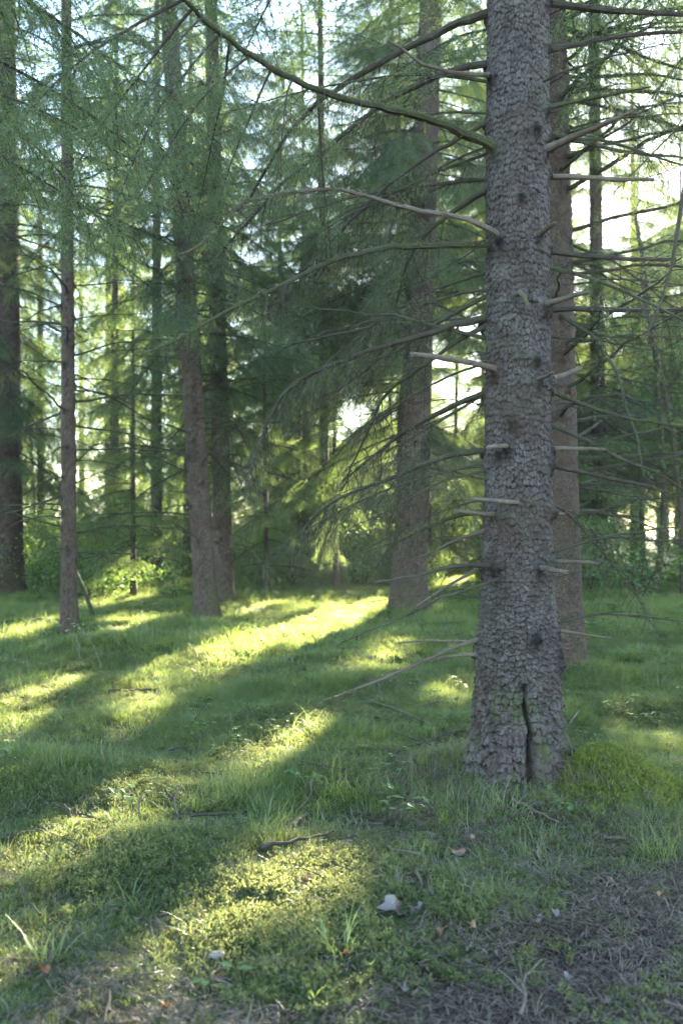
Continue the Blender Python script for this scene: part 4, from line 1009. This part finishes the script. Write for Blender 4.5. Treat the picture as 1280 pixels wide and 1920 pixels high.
def sample(n, rng, y0, y1, wide=.40, power=1.0):
    y = y0+(y1-y0)*rng.random(n)**power; x = (rng.random(n)*2-1)*(wide*y+.35); return x, y
rngG = np.random.default_rng(8)
KP = np.array(KEEP)
def on_trunk(x, y):
    m0 = np.zeros(len(x), bool)
    for kx, ky, kr in KEEP: m0 |= ((x-kx)**2+((y-ky+.04)*.6)**2) < (kr+.02)**2
    m = m0 | (((x-MX)**2+(y-MY)**2) < .25**2)
    for b in (b2, b3, b4, b5, b6, b7): m |= ((x-b[0])**2+(y-b[1])**2) < .13**2
    return m
def dryness(x, y):
    d = np.exp(-((x-MX+.12)**2/1.0+(y-4.7)**2/.9))*1.15+.9*np.exp(-(((x-MX)**2+(y-MY)**2)/.22))+.9*np.exp(-((x-.45)**2/.1+(y-5.9)**2/.12))
    return np.clip(d+.6*ss(.47, .68, fbm(x*1.3, y*1.3, 61)), 0, 1)
def mossiness(x, y):
    m = ss(.46, .62, fbm(x*.9+4, y*.9, 71))
    m = np.maximum(m, np.exp(-((x-1.52)**2+(y-5.5)**2)/.06)*1.3)
    return np.clip(m, 0, 1)
# fine forest grass
GT = [tuft(800+i, 50, .085, (.075, .10, .125)[i % 3], .0027, 1.4, 0., .22) for i in range(6)]
GF = [tuft(820+i, 46, .15, (.10, .13, .17)[i % 3], .006, 1.4, 0., .2) for i in range(4)]
x, y = sample(30000, rngG, 2.4, 10.5, .42, .75)
k = rngG.random(len(x)) < (1-.96*path_w(x, y))*(1-.74*dryness(x, y))*(.22+.78*ss(.33, .55, fbm(x*1.9, y*1.9, 90)))*(1-.45*mossiness(x, y))*(.45+.55*ss(3.2, 5.2, y))
k &= ~on_trunk(x, y) & (((x-1.5)**2+(y-5.5)**2) > .24**2); x, y = x[k], y[k]; n = len(x)
P = np.stack([x, y, H(x, y)], 1); g = .30+1.15*fbm(x*1.7, y*1.7, 91)*(.6+.8*rngG.random(n))
scatter('grass', 'fine soft forest grass covering the clearing', P, rngG.random(n)*6.28, g*(1-.35*path_w(x, y))*(.62+.38*ss(3., 6., y)), rngG.integers(0, 6, n), GT, M_grass, .2, rngG)
x, y = sample(26000, rngG, 9.5, 34, .44, .9)
k = ~on_trunk(x, y) & (rngG.random(len(x)) < .4+.6*ss(.3, .55, fbm(x*.6, y*.6, 92))); x, y = x[k], y[k]; n = len(x)
P = np.stack([x, y, H(x, y)], 1)
scatter('grass', 'soft grass of the clearing further back among the trunks', P, rngG.random(n)*6.28, .35+1.0*fbm(x*.9, y*.9, 93)*(.6+.8*rngG.random(n)), rngG.integers(0, 4, n), GF, M_grass, .2, rngG)
# bleached straw
ST = [tuft(840+i, 30, .09, .15, .0026, 2.2, .75, 0.) for i in range(4)]
x, y = sample(16000, rngG, 2.4, 11, .42, .8)
_a = rngG.random(260)*6.28; _r = .30+.28*rngG.random(260)**1.5; nx_ = len(x)
k = (rngG.random(len(x)) < dryness(x, y)*(1-.55*path_w(x, y))*.9+.04+.012*path_w(x, y)+.06*(1-ss(3.4, 5., y))) & ~on_trunk(x, y); x, y = np.concatenate([x[k], MX+np.cos(_a)*_r]), np.concatenate([y[k], MY+np.sin(_a)*_r]); n = len(x)
scatter('dry_grass', 'bleached dry grass lying round the thick trunk', np.stack([x, y, H(x, y)], 1), rngG.random(n)*6.28, .55+.6*rngG.random(n), rngG.integers(0, 4, n), ST, M_straw, .25, rngG)
# moss
MO = [moss_tuft(860+i, 46, .035) for i in range(4)]
x, y = sample(52000, rngG, 2.4, 13, .42, .7)
k = (rngG.random(len(x)) < mossiness(x, y)*(1-.9*path_w(x, y))*(1-.6*dryness(x, y))+.05*(1-path_w(x, y))) & ~on_trunk(x, y); x, y = x[k], y[k]
a = rngG.random(2600)*6.28; r = np.abs(rngG.normal(size=2600))*.14; hx = 1.5+np.cos(a)*r*1.15; hy = 5.5+np.sin(a)*r; n = len(x)
scatter('moss', 'yellow green moss cushions among the grass', np.stack([x, y, H(x, y)+.008], 1), rngG.random(n)*6.28, .7+1.0*rngG.random(n), rngG.integers(0, 4, n), MO, M_moss, .3, rngG)
M_moss2 = leaf_mat('bright_moss', (.10, .135, .022), (.18, .205, .04), (.36, .36, .06), .4, .02, 4.)
MO2 = [moss_tuft(870+i, 46, .03) for i in range(4)]
scatter('moss', 'bright moss hump at the foot of the thick trunk', np.stack([hx, hy, H(hx, hy)+.012], 1), rngG.random(len(hx))*6.28, .8+.9*rngG.random(len(hx)), rngG.integers(0, 4, len(hx)), MO2, M_moss2, .35, rngG)
# needle and twig litter on the path
LI = [litter_bits(880+i, 40, .07, .05, .0032) for i in range(4)]
x, y = sample(11000, rngG, 2.2, 8.5, .42, .8)
k = (rngG.random(len(x)) < .26*path_w(x, y)+.36*dryness(x, y)+.08+.25*(1-ss(3.4, 5., y))); x, y = x[k], y[k]; n = len(x)
scatter('needle_litter', 'brown needles and broken straw strewn over the bare soil', np.stack([x, y, H(x, y)], 1), rngG.random(n)*6.28, .6+.8*rngG.random(n), rngG.integers(0, 4, n), LI, M_litter, .05, rngG)

# ------------------------------------------------------------------ spruces just outside the frame whose boughs reach in
def edge_spruce(x, y, r, label, seed, br):
    rng = np.random.default_rng(seed); z = float(H(x, y)); b = np.array([x, y, z]); root = thing('spruce_tree', label, 'spruce tree', b.tolist())
    link('trunk', trunk_mesh(b, (0, 0), lambda Z: r*np.clip(1-.8*np.maximum(Z, 0)/16, .05, 1)*(1+.5*np.exp(-np.maximum(Z, 0)/.25)), 15, 36, .06, [M_bark2], seed, (.025, .025), .005, None, (), .4, .25, 6), root)
    for zz, az, pt, sc, kd in br:
        rr = r*.7; place_branch(root, b, (math.cos(az)*rr, math.sin(az)*rr, zz), az, pt, sc, kd, rng, False)
    return root
edge_spruce(-2.75, 5.2, .17, 'near spruce whose blurred green boughs hang into the top corner', 951,
            [(3.9, -.05, .05, .8, 'near'), (4.25, .35, 0, .9, 'near'), (4.5, -.4, 0, .8, 'near'), (3.75, .2, .1, .75, 'near'), (4.7, .1, 0, 1., 'near'), (4.1, .8, 0, .9, 'near'), (5.1, .5, -.1, 1., 'near'), (5.2, -.2, -.1, 1., 'near'), (4.9, 1.2, 0, 1., 'near'), (5.6, .2, 0, 1.1, 'near'), (5.7, 2., 0, 1.1, 'near'), (6, -1., 0, 1.1, 'near')])
edge_spruce(3.2, 6.6, .15, 'near spruce beside the frame whose bare twigs hang into view', 952,
            [(4.6, 3.0, -.25, .8, 'half'), (4.2, 2.6, -.1, .7, 'dead'), (5.0, 3.5, -.2, .9, 'half'), (3.4, 2.5, -.1, .6, 'dead'), (5.5, 3.2, 0, 1., 'near'), (6, 2.2, 0, 1.1, 'near'), (6.2, .6, 0, 1.1, 'near')])
mbb = MB(); mbb.tube(HP-HP[0], [.010, .009, .007, .006, .004, .002], 6, 0, True, (.4, 0, .1)); dress(mbb, HP-HP[0], rngT, .12, .3, .8, .1, .12, .02, .02, .003, .3, 0., .8, .002, wood_ter=True)
es = [o for o in COL.objects if o.type == 'EMPTY' and o.get('label', '').startswith('near spruce beside the frame')][0]
link('branch', mbb.mesh('branch', [M_twig, M_needle], False), es, (HP[0]-np.array(es.location)).tolist())


# ------------------------------------------------------------------ the faintly hazy forest air
mh, nth, outh = mat('haze_air'); vp = nth.nodes.new('ShaderNodeVolumePrincipled'); vp.inputs['Density'].default_value = .0004; vp.inputs['Anisotropy'].default_value = .3
vp.inputs['Color'].default_value = (.88, .94, 1., 1); nth.links.new(vp.outputs[0], outh.inputs['Volume'])
hb = MB(); hb.add([(a, b, c) for c in (-1.6, 33.) for b in (-1900., 1900.) for a in (-1900., 1900.)], None, [[0, 2, 3, 1], [4, 5, 7, 6], [0, 1, 5, 4], [2, 6, 7, 3], [0, 4, 6, 2], [1, 3, 7, 5]])
tag(link('haze', hb.mesh('haze', [mh], False)), 'thin pale haze between the trees', kind='stuff')
